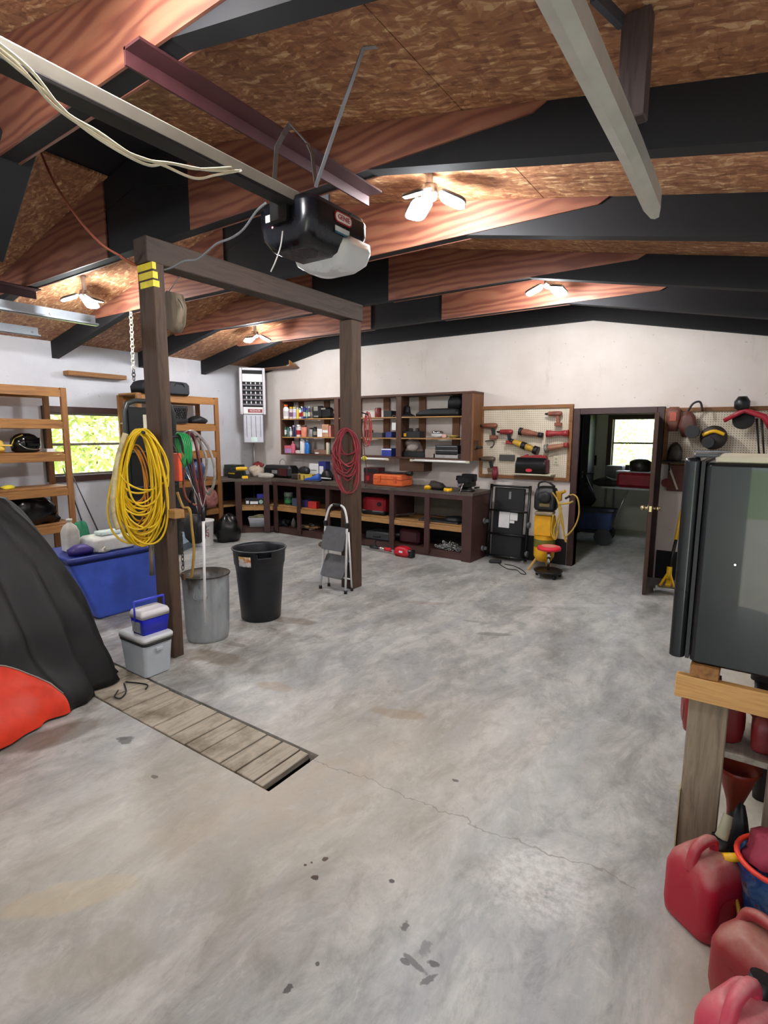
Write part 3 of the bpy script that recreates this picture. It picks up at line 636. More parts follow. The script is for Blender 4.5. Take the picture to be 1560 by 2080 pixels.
# weathered wooden block behind the near post
c = PY(357, 632, 2.62); q = MB(); q.M = Matrix.Translation(c); q.xz([(-.05, .15), (.05, .12), (.085, .02), (.06, -.10), (.0, -.16), (-.07, -.13), (-.09, 0), (-.08, .12)], -.04, .04, True)
T = TH('wooden_block', 'grey weathered wooden paddle hanging behind near post', 'wooden block', tuple(c)); o = OB('block', q, GREYW, T); o.location = -c
q = MB(); q.tube(crom([PY(340, 595, 2.60)-c, PY(352, 597, 2.60)-c, PY(365, 612, 2.60)-c, PY(372, 628, 2.60)-c], 5), .004, 6); q.tube([PY(340, 595, 2.60)-c, V((-3.70, 2.62, 2.87))-c], .004, 6); OB('wire', q, STEEL, T)

# ================================================================== coils on the posts
def coil(loops, P0, seed, r, cx, ytop, ybot, hw, depth=.05, jit=10, droop=.35, n=22, tw=.6):
    rn = random.Random(seed); P0 = V(P0); nn = V((P0.x, P0.y, 0)).normalized(); q = MB()
    for i in range(loops):
        yt = ytop+rn.uniform(-jit*.3, jit*.6); yb = ybot-rn.random()**1.6*(ybot-ytop)*droop; w_ = hw*rn.uniform(.62, 1.0); c0 = cx+rn.uniform(-jit, jit)*.6; ph = rn.uniform(0, 6.3); dz = rn.uniform(-depth, depth*.3); skew = rn.uniform(-.25, .25)
        pts = []
        for k in range(n):
            t = 2*math.pi*k/n; s_ = (1-math.cos(t))/2
            x = c0+w_*math.sin(t)*(tw+(1-tw)*s_)+skew*w_*s_+2.2*math.sin(3*t+ph)*s_
            y = yt+(yb-yt)*s_+1.5*math.sin(2*t+ph)
            pts.append(PN(x, y, P0, nn)+nn*(dz+.012*math.sin(2*t+ph)))
        q.tube(crom(pts, 2, True), r, 6, True)
    return q
def hookpeg(p, d, name='hook'): return MB().tube(crom([V(p), V(p)+V(d)*.6, V(p)+V(d)+V((0, 0, .03))], 4), .006, 6)
q = coil(34, (-3.66, 2.19, 1.4), 5, .0075, 285, 874, 1106, 61, .07, 11, .5)
T = TH('cable_coil', 'thick coil of yellow extension cord hung on near post', 'extension cord', (-3.66, 2.06, 1.4)); o = OB('coil', q, mat('#e6bf16', .42, 0, .12), T); o.location = (3.66, -2.06, -1.4)
q = coil(5, (-3.68, 2.22, 1.4), 15, .006, 272, 905, 1075, 40); o = OB('orange_loops', q, mat('#c9862a', .45), T); o.location = (3.66, -2.06, -1.4)
q = MB(); q.cyl(PY(296, 880, 2.285)-V((-3.66, 2.06, 1.4)), PY(290, 878, 2.12)-V((-3.66, 2.06, 1.4)), .011); OB('hook', q, BLACKM, T)
q = MB(); pts = crom([PN(x, y, (-3.62, 2.16, 1.4), (-.86, .5, 0)) for x, y in ((255, 880), (240, 930), (232, 980), (230, 1040), (240, 1075))], 6); q.tube(pts, .02, 7); o = OB('clear_wrap', q, mat('#c8b98c', .3, 0, .3, 20), T); o.location = (3.66, -2.06, -1.4)
q = coil(13, (-3.66, 4.47, 1.4), 8, .0085, 704, 872, 975, 30, .04, 5, .55, 20, .75)
T = TH('air_hose', 'dusty red air hose coiled on far post', 'hose', (-3.66, 4.47, 1.4)); o = OB('coil', q, mat('#8a2b33', .5, 0, .2), T); o.location = (3.66, -4.47, -1.4)
q = coil(3, (-3.66, 4.46, 1.4), 9, .009, 705, 870, 1003, 33, .03, 3, .05, 20, .8); o = OB('long_loop', q, mat('#93323a', .5, 0, .2), T); o.location = (3.66, -4.47, -1.4)
q = MB(); q.cyl((-.02, .0, .34), (-.02, .06, .34), .012); OB('hook', q, BLACKM, T)
q = coil(6, (-3.58, 4.74, 1.6), 12, .004, 748, 838, 920, 9, .03, 5, .3, 14, .8)
RC = TH('red_cable', 'thin red cord loops with yellow plug right of far post', 'cord', (-3.565, 4.7, 1.6)); o = OB('loops', q, mat('#b24a44', .5), RC); o.location = (3.565, -4.7, -1.6); OB('peg', MB().cyl((-.02, -.03, .33), PY(748, 842, 4.74)-V((-3.565, 4.7, 1.6)), .007), BLACKM, RC)
q = MB(); q.tube(crom([PY(735, 870, 4.70), PY(741, 925, 4.72), PY(745, 960, 4.72), PY(742, 990, 4.72)], 5), .004, 6); q2 = MB(); c = PY(740, 931, 4.74); q2.ball(c, .028)
o = OB('plug', q2, mat('#e8e03a', .5), RC, label='yellow plug'); o.location = (3.565, -4.7, -1.6); o = OB('tail', q, mat('#5a2320', .5), RC); o.location = (3.565, -4.7, -1.6)
q = MB(); c = PY(664, 962, 4.60); q.blob((-3.76, 4.60, c.z), (.075, .05, .26), 4, .25); OB('work_glove', q, mat('#a8872a', .6), label='yellow glove hung on left side of far post', cat='glove')
HA, HB = V((-3.63, 2.376, PY(366, 884, 2.62).z-.012)), PY(402, 886, 3.05)
hp0 = lambda t: HA.lerp(HB, t)
# hoses and the gear on the room side of the near post
def hose(name, pxs, Y, r, mt, label, cat='hose', closed=False, n=6):
    q = MB(); q.tube(crom([PY(x, y, Y) if not isinstance(Y, list) else PY(x, y, Y[i]) for i, (x, y) in enumerate(pxs)], n, closed), r, 7, closed); return OB(name, q, mt, label=label, cat=cat)
q = MB()
for k in range(5):
    d = k*3; q.tube(crom([PY(x, y, 2.62+.02*k) for x, y in ((358+d, 882), (366+d*1.4, 882+k), (374+d*1.2, 905), (376+d, 935), (372+d*.8, 950-k*2), (364+d*.6, 930), (358+d*.6, 900))], 5, True), .007, 7, True)
OB('green_hose', q, mat('#2ba055', .4), label='green garden hose coil hung on near post', cat='hose')
q = MB()
for k, pts in enumerate((((383, 878), (388, 920), (396, 965), (404, 1005), (412, 1040), (408, 1046), (398, 1000), (384, 940), (376, 895)), ((388, 880), (398, 905), (404, 950), (406, 990), (410, 1018), (416, 1022), (410, 970), (402, 920), (394, 888)))):
    q.tube(crom([PY(x, y, 2.75+.05*k) for x, y in pts], 5, True), .011, 7, True)
OB('maroon_hose', q, mat('#5c1b22', .4, 0, .3), label='maroon hose hanging in narrow loops right of near post', cat='hose')
q = MB()
for k, pts in enumerate((((374, 880), (392, 876), (412, 893), (428, 920), (436, 955), (434, 985), (424, 1005)), ((376, 885), (380, 925), (388, 970), (396, 1010), (404, 1040), (408, 1047)), ((424, 1005), (414, 985), (420, 940), (410, 905), (392, 880)))):
    q.tube(crom([PY(x, y, 2.95+.04*k) for x, y in pts], 6), .012, 7)
OB('clear_hose', q, mat('#9a938c', .25, 0, .4, 20), label='large loop of pale dusty hose right of near post', cat='hose')
q = MB(); c0 = PY(412, 1047, 2.85); q.tube(crom([PY(x, y, 2.85) for x, y in ((372, 985), (378, 1010), (392, 1024), (402, 1026))], 6), .009, 7); q.tube(crom([PY(372, 985, 2.85), PY(376, 930, 2.85), hp0(.7)], 5), .009, 7); OB('rusty_hose', q, mat('#8f4a33', .5), label='short rusty orange hose behind the wooden bracket', cat='hose')
q = MB(); q.tube(crom([PY(x, y, 2.55) for x, y in ((360, 1000), (372, 1030), (385, 1035), (390, 1075), (394, 1120), (390, 1165), (387, 1175))], 6), .011, 7); OB('tan_hose', q, mat('#b08a3e', .5), label='tan hose dropping into the galvanised can', cat='hose')
q = MB(); a, b = PY(352, 920, 2.50), PY(367, 978, 2.50); q.bx(a.x, b.x, 2.49, 2.52, b.z, a.z, .004); FT = TH('orange_flag', 'orange plastic flag beside green hose', 'flag', (a.x, 2.5, a.z)); o = OB('sheet', q, mat('#ee5a2c', .5), FT); o.location = (-a.x, -2.5, -a.z); FLAG = (FT, V(((a.x+b.x)/2, 2.505, a.z)))
OHZ = None
ha, hb = V((-3.63, 2.376, PY(366, 884, 2.62).z-.012)), PY(402, 886, 3.05)
OB('hose_hanger', MB().cyl(ha, hb, .011), BLACKM, label='dark rod sticking out behind near post carrying the hoses', cat='hanger')
hp = lambda t: ha.lerp(hb, t)
OB('string', MB().tube([FLAG[1]-FLAG[0].location, hp(.2)-FLAG[0].location], .004, 6), BLACKM, FLAG[0])
# wooden bracket nailed to the post
a, b = PY(348, 1036, 2.29), PY(379, 1058, 2.29); q = MB(); q.bx(-3.5345, -3.5345+.10, 2.29, 2.37, b.z, a.z, .003); OB('wood_bracket', q, PINEX, label='pale wooden block bracket on near post', cat='bracket')
# white pole hanging in front of the galvanised can, chain with padlock
pa, pb = V(PY(413, 1058, 2.46)), V(PY(417, 1265, 2.46))
T = TH('extension_pole', 'white extension pole hanging in front of galvanised can', 'pole', tuple(pb))
OB('pole', MB().cyl((0, 0, 0), pa-pb, .010, .011), WHITE, T); OB('grip', MB().cyl(pa-pb, PY(412, 1030, 2.46)-pb, .014), BLACK, T)
q = MB(); q.tube(crom([PY(412, 1032, 2.46)-pb, PY(407, 1015, 2.46)-pb, PY(404, 1000, 2.46)-pb], 4), .004, 6); q.tube(crom([PY(412, 1032, 2.46)-pb, PY(416, 1015, 2.46)-pb, PY(419, 1000, 2.46)-pb], 4), .004, 6); q.tube([PY(412, 1032, 2.46)-pb, hp0(.12)-pb], .003, 6); OB('fork', q, CHROME, T)
p0 = PX(368, 1085, -3.527); T = TH('rusty_chain', 'short dark chain with padlock on near post', 'chain', tuple(p0))
for i in range(9):
    c = V((.005*(i % 2), 0, -.032*i)); q = MB(); pts = [c+(V((math.cos(a)*.010, 0, math.sin(a)*.022)) if i % 2 else V((0, math.cos(a)*.010, math.sin(a)*.022))) for a in [2*math.pi*k/10 for k in range(10)]]
    q.tube(pts, .0035, 5, True); OB('chain_link', q, mat('#4a4038', .5, .5), T)
q = MB(); q.box((0, 0, -.33), (.035, .018, .05), .005); OB('padlock', q, mat('#6a4a34', .5, .4), T); OB('nail', MB().cyl((-.012, 0, .012), (.012, 0, .012), .004), STEEL, T)
# hammer-like handle behind cooler, left of post
q = MB(); q.cyl(PY(306, 1105, 2.20), PY(309, 1168, 2.20), .014, .017); OB('rubber_hose_end', q, mat('#6b5f52', .6), label='brown rubber hose end hanging left of near post', cat='hose')

# ================================================================== bins, ladder, coolers
c = V((-3.70, 2.72, 0)); GALV = mat('#a3a8ab', .42, .35, .22, 7, .1)
T = TH('galvanised_can', 'dented galvanised steel trash can beside near post', 'trash can', tuple(c))
q = MB(); n = 48; rings = []
for r, z in ((.165, .0), (.168, .02), (.172, .06), (.184, .44), (.186, .50), (.19, .54), (.193, .55)):
    rings.append([((r+(.004 if (i % 3 == 0 and .05 < z < .45) else 0))*math.cos(2*math.pi*i/n), (r+(.004 if (i % 3 == 0 and .05 < z < .45) else 0))*math.sin(2*math.pi*i/n), z) for i in range(n)])
rings += [[(r*math.cos(2*math.pi*i/n), r*math.sin(2*math.pi*i/n), z) for i in range(n)] for r, z in ((.184, .55), (.178, .44), (.16, .02))]
q.loft(rings, (True, True)); tg = NT('galvanised_stained'); vg = tg.mapping(); sg = tg.n('ShaderNodeSeparateXYZ'); tg.l(vg, sg.inputs[0]); ng = tg.noise(tg.mapping((1, 1, .4)), 6, 5, .65)
fs_ = tg.step(tg.math('ADD', tg.math('MULTIPLY_ADD', ng, .55, tg.math('MULTIPLY', sg.outputs[2], 1.0)), tg.math('MULTIPLY', sg.outputs[0], -.35)), .70, .80)
tg.out(tg.mix(fs_, tg.ramp(ng, [(.3, '#8b9093'), (.7, '#b4b9bc')]), lin('#4f473f')), .42, .3); OB('body', q, tg.m, T)
q = MB(); q.tube([(.194*math.cos(2*math.pi*i/n), .194*math.sin(2*math.pi*i/n), .55) for i in range(n)], .006, 6, True); OB('rim', q, mat('#3a3632', .5, .5), T)
q = MB(); a = math.radians(-50); d = V((math.cos(a), math.sin(a), 0)); e = V((-d.y, d.x, 0)); q.tube(crom([d*.185+e*.05+V((0, 0, .43)), d*.215+e*.04+V((0, 0, .39)), d*.215-e*.04+V((0, 0, .39)), d*.185-e*.05+V((0, 0, .43))], 5), .006, 6); OB('handle', q, STEEL, T)

c = V((-3.715, 3.325, 0)); BP = mat('#10131a', .42, 0, .25, 5)
T = TH('trash_can', 'tall black plastic trash can with a printed sticker', 'trash can', tuple(c))
q = MB(); H = .665
q.lathe([(.165, 0), (.18, .01), (.198, .25), (.212, .45), (.222, .52), (.228, .525), (.236, H-.015), (.246, H-.01), (.248, H), (.238, H+.004), (.228, H-.02), (.21, .45), (.165, .02)], 40); OB('body', q, BP, T)
q = MB(); q.tube([(.245*math.cos(2*math.pi*i/40), .245*math.sin(2*math.pi*i/40), H) for i in range(40)], .006, 6, True); OB('rim', q, mat('#3b3c3f', .4), T)
a = math.radians(-32)
for aa in (a, a+math.pi):
    q = MB(); q.at((.228*math.cos(aa), .228*math.sin(aa), H-.06), 0, 0, aa); q.box((.012, 0, 0), (.03, .13, .012), .003); q.box((.012, -.065, .02), (.03, .012, .04), .003); q.box((.012, .065, .02), (.03, .012, .04), .003); OB('handle', q, BP, T)
aa = math.radians(-76); q = MB(); n = 6
pts = []; 
for i in range(n+1):
    t = aa-.27+.54*i/n; pts.append((t,))
q.add([(.2385*math.cos(t[0]), .2385*math.sin(t[0]), H-.045) for t in pts]+[(.2315*math.cos(t[0]), .2315*math.sin(t[0]), H-.135) for t in pts], [(i, i+1, n+2+i, n+1+i) for i in range(n)])
tt = NT('sticker_print'); v = tt.mapping((1, 1, 1)); sx = tt.n('ShaderNodeSeparateXYZ'); tt.l(v, sx.inputs[0]); tt.out(tt.mix(tt.step(tt.noise(v, 30, 2), .45, .55), tt.ramp(tt.math('MULTIPLY_ADD', sx.outputs[2], 10, -5.2), [(.0, '#8e8e90'), (.35, '#d8d8d6'), (.6, '#c86a3a'), (.95, '#e0b04a')]), lin('#d9d6d0')), .5)
OB('sticker', q, tt.m, T, label='small orange and white printed sticker')
# step ladder leaning against the far post
A, B = PZ(648, 1196), PZ(705, 1205); x0, x1 = A.x, B.x; yf = (A.y+B.y)/2-.0
zt = zat(1026, (-3.76, 4.42)); T = TH('step_ladder', 'white folding two-step ladder leaning at far post', 'ladder', ((x0+x1)/2, yf, 0)); cx = (x0+x1)/2; hw = (x1-x0)/2
WL = mat('#e4e4e2', .35, .1, .04); tz = zt
q = MB(); yr = lambda z: .085*z/tz
pts = [(-hw, 0, .02), (-hw*.86, yr(.62*tz), .62*tz), (-hw*.84, yr(.82*tz), .82*tz), (-hw*.66, yr(.94*tz), .94*tz), (-hw*.35, yr(tz), tz), (hw*.35, yr(tz), tz), (hw*.66, yr(.94*tz), .94*tz), (hw*.84, yr(.82*tz), .82*tz), (hw*.86, yr(.62*tz), .62*tz), (hw, 0, .02)]
q.tube([V(p) for p in pts[:2]]+crom(pts[2:8], 4)+[V(p) for p in pts[8:]], .0125, 8); OB('front_frame', q, WL, T)
for s in (-1, 1):
    q = MB(); q.tube([(s*hw*.92, .125, .02), (s*hw*.84, .09, .70*tz)], .011, 8); OB('rear_leg', q, WL, T)
    q = MB(); q.cyl((s*hw, 0, 0), (s*hw, 0, .035), .018); q.cyl((s*hw*.92, .125, 0), (s*hw*.92, .125, .035), .016); OB('rubber_foot', q, BLACKM, T)
    q = MB(); q.box((s*hw*.845, yr(.78*tz)+.003, .78*tz), (.035, .045, .06), .006); OB('hinge', q, BLACKM, T)
q = MB(); q.cyl((-hw*.9, .12, .13), (hw*.9, .12, .13), .009); q.cyl((-hw*.9, .11, .33), (hw*.9, .11, .33), .009); OB('cross_bar', q, WL, T)
q = MB(); q.tube(crom([V((-hw*.30, yr(tz), tz+.004)), V((hw*.30, yr(tz), tz+.004))], 3), .016, 8); OB('grip', q, BLACKM, T)
STEPM = mat('#5b5c5e', .6, 0, .2, 12, .2)
for z, tl_, lab in ((.27, 62, 0), (.575, 70, 1)):
    q = MB().at((0, .035, z), math.radians(tl_)); q.rloft([(-.012, hw*.86, .13), (.012, hw*.86, .13)], .03); s_ = OB('step', q, STEPM, T)
    for i in range(5): 
        g_ = MB().at((0, .035, z), math.radians(tl_)); g_.bx(-hw*.7, hw*.7, -.10+.045*i, -.09+.045*i, -.014, -.0121); OB('tread_rib', g_, BLACKM, s_)
    if lab: q = MB().at((.0, .035, z), math.radians(tl_)); q.bx(-.085, .085, -.07, .085, -.0155, -.0142); OB('label', q, mat('#c9c9c6', .5, 0, .5, 40), s_)
    else: q = MB().at((.0, .035, z), math.radians(tl_)); q.bx(-.03, .035, -.02, .012, -.0155, -.0142); OB('label', q, mat('#b9b9b6', .5), s_)
# big grey cooler with the small blue one on its lid
CB = mat('#bcc4ca', .45, 0, .06)
T = TH('cooler', 'large grey cooler on the floor in front of near post', 'cooler', (-3.515, 2.06, 0))
q = MB(); q.rloft([(0, .125, .09), (.01, .135, .098), (.235, .155, .112), (.24, .155, .112)], .025); OB('body', q, CB, T)
q = MB(); q.rloft([(.24, .162, .116), (.262, .164, .118)], .03); OB('band', q, mat('#4a4d4f', .5), T)
q = MB(); q.rloft([(.262, .168, .121), (.285, .17, .122), (.298, .162, .115), (.302, .14, .095)], .035); OB('lid', q, mat('#d4d8da', .4, 0, .05), T)
q = MB(); q.box((.16, 0, .20), (.012, .05, .022), .003); OB('latch', q, CB, T)
T = TH('small_cooler', 'small bright blue cooler with white lid on larger cooler', 'cooler', (-3.475, 2.075, .302))
q = MB(); q.rloft([(0, .068, .095), (.11, .078, .105), (.118, .078, .105)], .015); OB('body', q, mat('#1420c8', .35, 0, .1), T)
q = MB(); q.rloft([(.118, .083, .11), (.15, .083, .11), (.17, .076, .10), (.175, .06, .085)], .02); OB('lid', q, mat('#e6e3e4', .35, 0, .04), T)
q = MB(); q.tube([V((.0, -.113, .10)), V((.0, -.113, .235)), V((.0, .113, .235)), V((.0, .113, .10))], .008, 6); q.box((0, 0, .236), (.024, .226, .012), .003); OB('handle', q, mat('#2f3fd8', .35), T)
q = MB(); q.bx(-.055, .045, -.1035, -.1015, .015, .095); OB('label', q, mat('#8f9296', .5, 0, .4, 30), T)
# ================================================================== draped machine cover
CC = V((-4.08, .90, 0)); hX, hY = .77, 1.03
def cover(u, v):
    fold = (.045*math.sin(7*u+.6+1.2*v)+.03*math.sin(13*u+1.9-2*v)+.02*math.sin(23*u+3*v)+.012*math.sin(41*u+5*v))*(1-v)**.5+.008*math.sin(17*v+9*u)*math.sin(11*u)
    prof = 1-.12*v-.50*v**2.4 if v < .8 else None
    fl = .07*math.exp(-v/.14); ax_ = hX*(.95+fl-.10*v-.75*v**1.5); ay_ = hY*(.96+fl-.09*v-.30*v**3)
    rid = lambda w_: 1-2*abs(math.sin(w_))**.7
    fold += (.030*rid(4.5*u+.4+.8*v)+.016*rid(9.5*u+1.3-1.5*v))*(.35+.65*(1-v))+.010*rid(14*v+3*u)*math.sin(6*u)*(1-v)
    ce, se = math.cos(u), math.sin(u); p_ = 2/2.9
    x = ax_*math.copysign(abs(ce)**p_, ce); y = ay_*math.copysign(abs(se)**p_, se)
    r = math.hypot(x, y)+1e-6; k = 1+fold/r*(.9+.3*math.sin(5*v+u))
    bul = .06*math.exp(-((v-.07)/.08)**2)*(.5+.5*math.sin(4*u+.5))
    z = 1.27*v+.035*math.sin(3*u)*v*(1-v)
    return V((x*(k+bul), y*(k+bul), max(z, .012)))
n, mv = 150, 34; q = MB(); rings = [[cover(2*math.pi*i/n, (k/mv)**.9) for i in range(n)] for k in range(mv+1)]
top_ = rings[-1]
for f_, dz in ((.85, .018), (.55, .028), (.15, .03)): rings.append([V((p.x*f_, p.y*f_+.0, p.z+dz+.012*math.sin(9*math.atan2(p.y, p.x)))) for p in top_])
q.loft(rings, (True, True))
T = TH('machine_cover', 'black fabric cover draped over a machine with orange panel', 'cover', tuple(CC)); COVM = mat('#08090a', .6, 0, .5, 5, .5); OB('fabric', q, COVM, T)
q = MB(); nu, nv = 40, 16; vs = []
u0, u1 = -.95, .36
for i in range(nu+1):
    s_ = i/nu; u = u0+(u1-u0)*s_; hgt = .02+.36*math.sqrt(max(0, 1-((s_-.45)/.56)**2))
    for k in range(nv+1):
        v = .012+hgt*k/nv; p = cover(u, v); o_ = V((p.x, p.y, 0)).normalized()*.008; vs.append(p+o_+V((0, 0, .001)))
q.add(vs, [(i*(nv+1)+k, (i+1)*(nv+1)+k, (i+1)*(nv+1)+k+1, i*(nv+1)+k+1) for i in range(nu) for k in range(nv)], True); OB('orange_panel', q, mat('#e23a1c', .5, 0, .15, 8, .15), T, label='orange fabric panel with grey piping')
q = MB(); q.tube([vs[i*(nv+1)+nv]+V((.002, 0, .002)) for i in range(nu+1)], .004, 6); OB('piping', q, mat('#9d978f', .5), T)
q = MB(); q.tube(crom([PZ(255, 1385, .01), PZ(285, 1388, .008), PZ(300, 1392, .008), PZ(296, 1400, .008)], 6), .005, 6); q.tube(crom([PZ(252, 1388, .01), PZ(256, 1405, .008), PZ(245, 1418, .008), PZ(233, 1415, .008), PZ(240, 1402, .008)], 6), .005, 6)
OB('drawstring', q, BLACKM, label='black drawstring loop lying on planks beside cover', cat='cord')
# ================================================================== pine shelving along the left wall
def shelving(y0, y1, label, zs, dp=.52, name='shelving_unit'):
    xf, xb = -7.25, -7.25-dp; T = TH(name, label, 'shelf', (xf-dp/2, (y0+y1)/2, 0)); ox, oy = -(xf-dp/2), -(y0+y1)/2
    def part(nm, q, mt): o = OB(nm, q, mt, T); o.location = (ox, oy, 0); return o
    for y in (y0, y1-.07):
        part('upright', MB().bx(xf-.04, xf, y, y+.07, 0, zs[0], .003), PINEZ); part('upright', MB().bx(xb, xb+.04, y, y+.07, 0, zs[0]-.02, .003), PINEZ)
    for z in zs:
        part('rail', MB().bx(xf-.04, xf-.001, y0+.071, y1-.071, z-.115, z-.025, .003), PINE); part('rail', MB().bx(xb, xb+.04, y0+.071, y1-.071, z-.115, z-.025, .003), PINE)
        n = 3
        for i in range(n):
            a = xb+.045+(dp-.09)*i/n; part('shelf_board', MB().bx(a+.004, a+(dp-.09)/n-.004, y0+.002, y1-.002, z-.024, z, .002), PINE)
    return T
Z1 = [2.255, 1.86, 1.455, 1.02, .55]; Z2 = [2.26, 1.845, 1.42, .98, .5]
shelving(1.75, 3.395, 'pine shelving unit left of window with black helmet', Z1)
shelving(4.33, 5.725, 'pine shelving unit in left back corner behind hoses', Z2)
# helmet on the third shelf
hy = PX(55, 915, -7.42).y
T = TH('helmet', 'glossy black full-face helmet on left shelving', 'helmet', (-7.45, hy, 1.455))
q = MB(); q.rloft([(0, .10, .11), (.02, .125, .14), (.10, .135, .155), (.17, .125, .145), (.215, .09, .10), (.235, .04, .045)], .10, 6); OB('shell', q, mat('#0c0f0c', .2, 0, .3), T)
q = MB().at((.125, .03, .13)); q.rloft([(-.05, .02, .085), (.05, .02, .085)], .02, 4); OB('visor', q, mat('#050506', .08), T)
q = MB(); q.tube(crom([V((.12, -.12, .11)), V((.145, -.05, .055)), V((.15, .05, .04)), V((.13, .12, .05))], 5), .008, 6); OB('chrome_stripe', q, CHROME, T)
q = MB(); q.tube(crom([V((.03, -.16, .10)), V((.06, -.13, .17)), V((.10, -.06, .215))], 5), .008, 6); OB('yellow_stripe', q, mat('#d8c35a', .4), T)
q = MB(); q.M = Matrix.Translation((-7.43, hy-.36, 1.455)); q.rloft([(0, .10, .10), (.05, .11, .12), (.14, .09, .10), (.18, .04, .05)], .08, 5); q.box((.08, .10, .09), (.05, .14, .02), .005)
OB('yellow_helmet', q, mat('#d9b64a', .4), label='yellow off-road helmet at left picture edge on shelving', cat='helmet')
q = MB(); q.box((-7.45, 3.22, 1.475), (.12, .1, .04), .004); OB('white_box', q, WHITE, label='small white box behind helmet on shelving', cat='box')
q = MB(); q.blob((-7.48, 2.9, .55), (.42, .65, .40), 31, .3); OB('plastic_bag', q, mat('#08080a', .22, 0, .3), label='shiny black plastic bag on low shelf behind cover', cat='bag')
q = MB(); q.blob((-7.43, 2.72, 1.02), (.12, .14, .05), 33, .2); OB('yellow_rag', q, mat('#d8c52c', .6), label='yellow rag on fourth shelf at left edge', cat='rag')
# wall ledge
a, b = PX(139, 760, -7.80), PX(258, 770, -7.80)
q = MB(); q.bx(XL+.001, -7.80, a.y, b.y, 2.475, 2.535, .004); OB('wall_ledge', q, PINE, label='short wooden ledge fixed on wall above window', cat='ledge')
# rods leaning by the window
for k, (a, b, lb) in enumerate((((147, 965), (187, 1052), 'thin black rod leaning under window, right one'), ((128, 950), (165, 1055), 'thin black rod leaning beside shelving upright, left one'))):
    p1 = PX(a[0], a[1], -7.85); p2 = PX(b[0], b[1], -7.35); d = (p2-p1).normalized(); p3 = p2+d*((p2.z-.0)/-d.z) if d.z < 0 else p2
    q = MB().cyl(p1, p3, .006, .012); T = TH('fishing_rod', lb, 'rod', tuple(p3)); o = OB('blank', q, BLACKM, T); o.location = -p3
    o = OB('grip', MB().cyl(p3.lerp(p1, .02), p3.lerp(p1, .2), .016), mat('#5b4a3a', .7), T); o.location = -p3
# things on the second unit
xf = -7.40
q = MB(); q.M = Matrix.Translation((xf, 4.62, 2.26)); q.rloft([(0, .17, .20), (.10, .18, .21), (.17, .15, .17), (.19, .1, .12)], .06); OB('duffel_bag', q, mat('#1a1b22', .7, 0, .3, 10, .2), label='dark bag on top shelf left of near post top', cat='bag')
T = TH('tool_bag', 'dark blue soft bag on top shelf of corner unit', 'bag', (xf, 5.02, 2.26))
q = MB(); q.rloft([(0, .15, .17), (.03, .16, .19), (.15, .16, .19), (.19, .14, .165), (.20, .10, .12)], .05); OB('body', q, mat('#1d2028', .7, 0, .3, 10, .2), T)
q = MB(); q.tube(crom([V((.16, -.08, .13)), V((.17, -.05, .17)), V((.17, .05, .17)), V((.16, .08, .13))], 4), .008, 6); OB('handle', q, BLACKM, T)
# milk crate, open lattice
T = TH('milk_crate', 'black plastic lattice milk crate on second shelf', 'crate', (xf-.02, 4.98, 1.845)); CR = mat('#17181a', .5)
h = .165; 
for nm, bxs in (('bottom', (-h, h, -h, h, 0, .02)),):
    OB(nm, MB().bx(*bxs), CR, T)
for sx_, sy_ in ((1, 0), (-1, 0), (0, 1), (0, -1)):
    q = MB()
    for z0, z1 in ((0.02, .07), (.22, .26)):
        if sx_: q.bx(sx_*h-.008, sx_*h+.008, -h, h, z0, z1)
        else: q.bx(-h+.009, h-.009, sy_*h-.008, sy_*h+.008, z0, z1)
    for i in range(7):
        a0 = -h+.02+i*.045
        for s in (-1, 1):
            b0 = max(-h, min(h, a0+s*.09))
            if sx_: q.beam((sx_*h, a0, .07), (sx_*h, b0, .22), .008, .012)
            else: q.beam((a0, sy_*h, .07), (b0, sy_*h, .22), .008, .012)
    OB('side', q, CR, T)
q = MB(); q.blob((xf, 5.42, 1.845), (.26, .34, .12), 21, .2); OB('baseball_cap', q, BLACKM, label='crumpled black cap on second shelf by right upright', cat='cap')
def bucket(name, p, r0, r1, h, mt, label, lid=None, text=None, rz=0):
    T = TH(name, label, 'bucket', p, rz); q = MB(); q.lathe([(r0, 0), (r0+.004, .01), (r1, h), (r1+.008, h), (r1+.008, h+.012), (r1-.004, h+.012), (r0-.004, .012)], 24); OB('pail', q, mt, T)
    q = MB(); q.tube(crom([V((-r1, 0, h*.9)), V((-r1*.8, -r1*.7, h*.72)), V((0, -r1*1.05, h*.62)), V((r1*.8, -r1*.7, h*.72)), V((r1, 0, h*.9))], 5), .004, 6); OB('bail', q, STEEL, T)
    if lid: OB('lid', MB().lathe([(r1+.012, h+.006), (r1+.014, h+.03), (r1-.02, h+.036)], 24), lid, T)
    return T
bucket('white_bucket', (xf+.02, 5.30, 1.42), .095, .115, .22, WHITE, 'white bucket on third shelf behind hoses')
q = MB(); q.blob((xf, 4.9, 1.42), (.36, .5, .26), 24, .35); OB('hose_heap', q, mat('#2b1a1a', .6, 0, .4, 20), label='heap of dark hoses and straps on third shelf', cat='heap')
q = MB(); q.blob((xf+.02, 5.25, .98), (.34, .42, .30), 25, .3); OB('denim_bag', q, mat('#37506e', .5, 0, .5, 20), label='blue plastic bag on fourth shelf behind hoses', cat='bag')
q = MB(); q.blob((xf+.02, 4.75, .98), (.3, .34, .3), 27, .3); OB('dark_bag', q, BLACKM, label='dark bundle on fourth shelf behind near post', cat='bag')
q = MB(); q.blob((xf+.05, 5.5, .5), (.3, .32, .34), 28, .3); OB('pink_bag', q, mat('#a06a62', .6, 0, .5, 18), label='pinkish bundle on bottom shelf by right upright', cat='bag')
p = PZ(408, 1110); p = V((p.x-.06, p.y+.1, 0)); T = bucket('paint_bucket', tuple(p), .135, .155, .36, WHITE, 'white bucket with red letters on floor behind pole', WHITE)
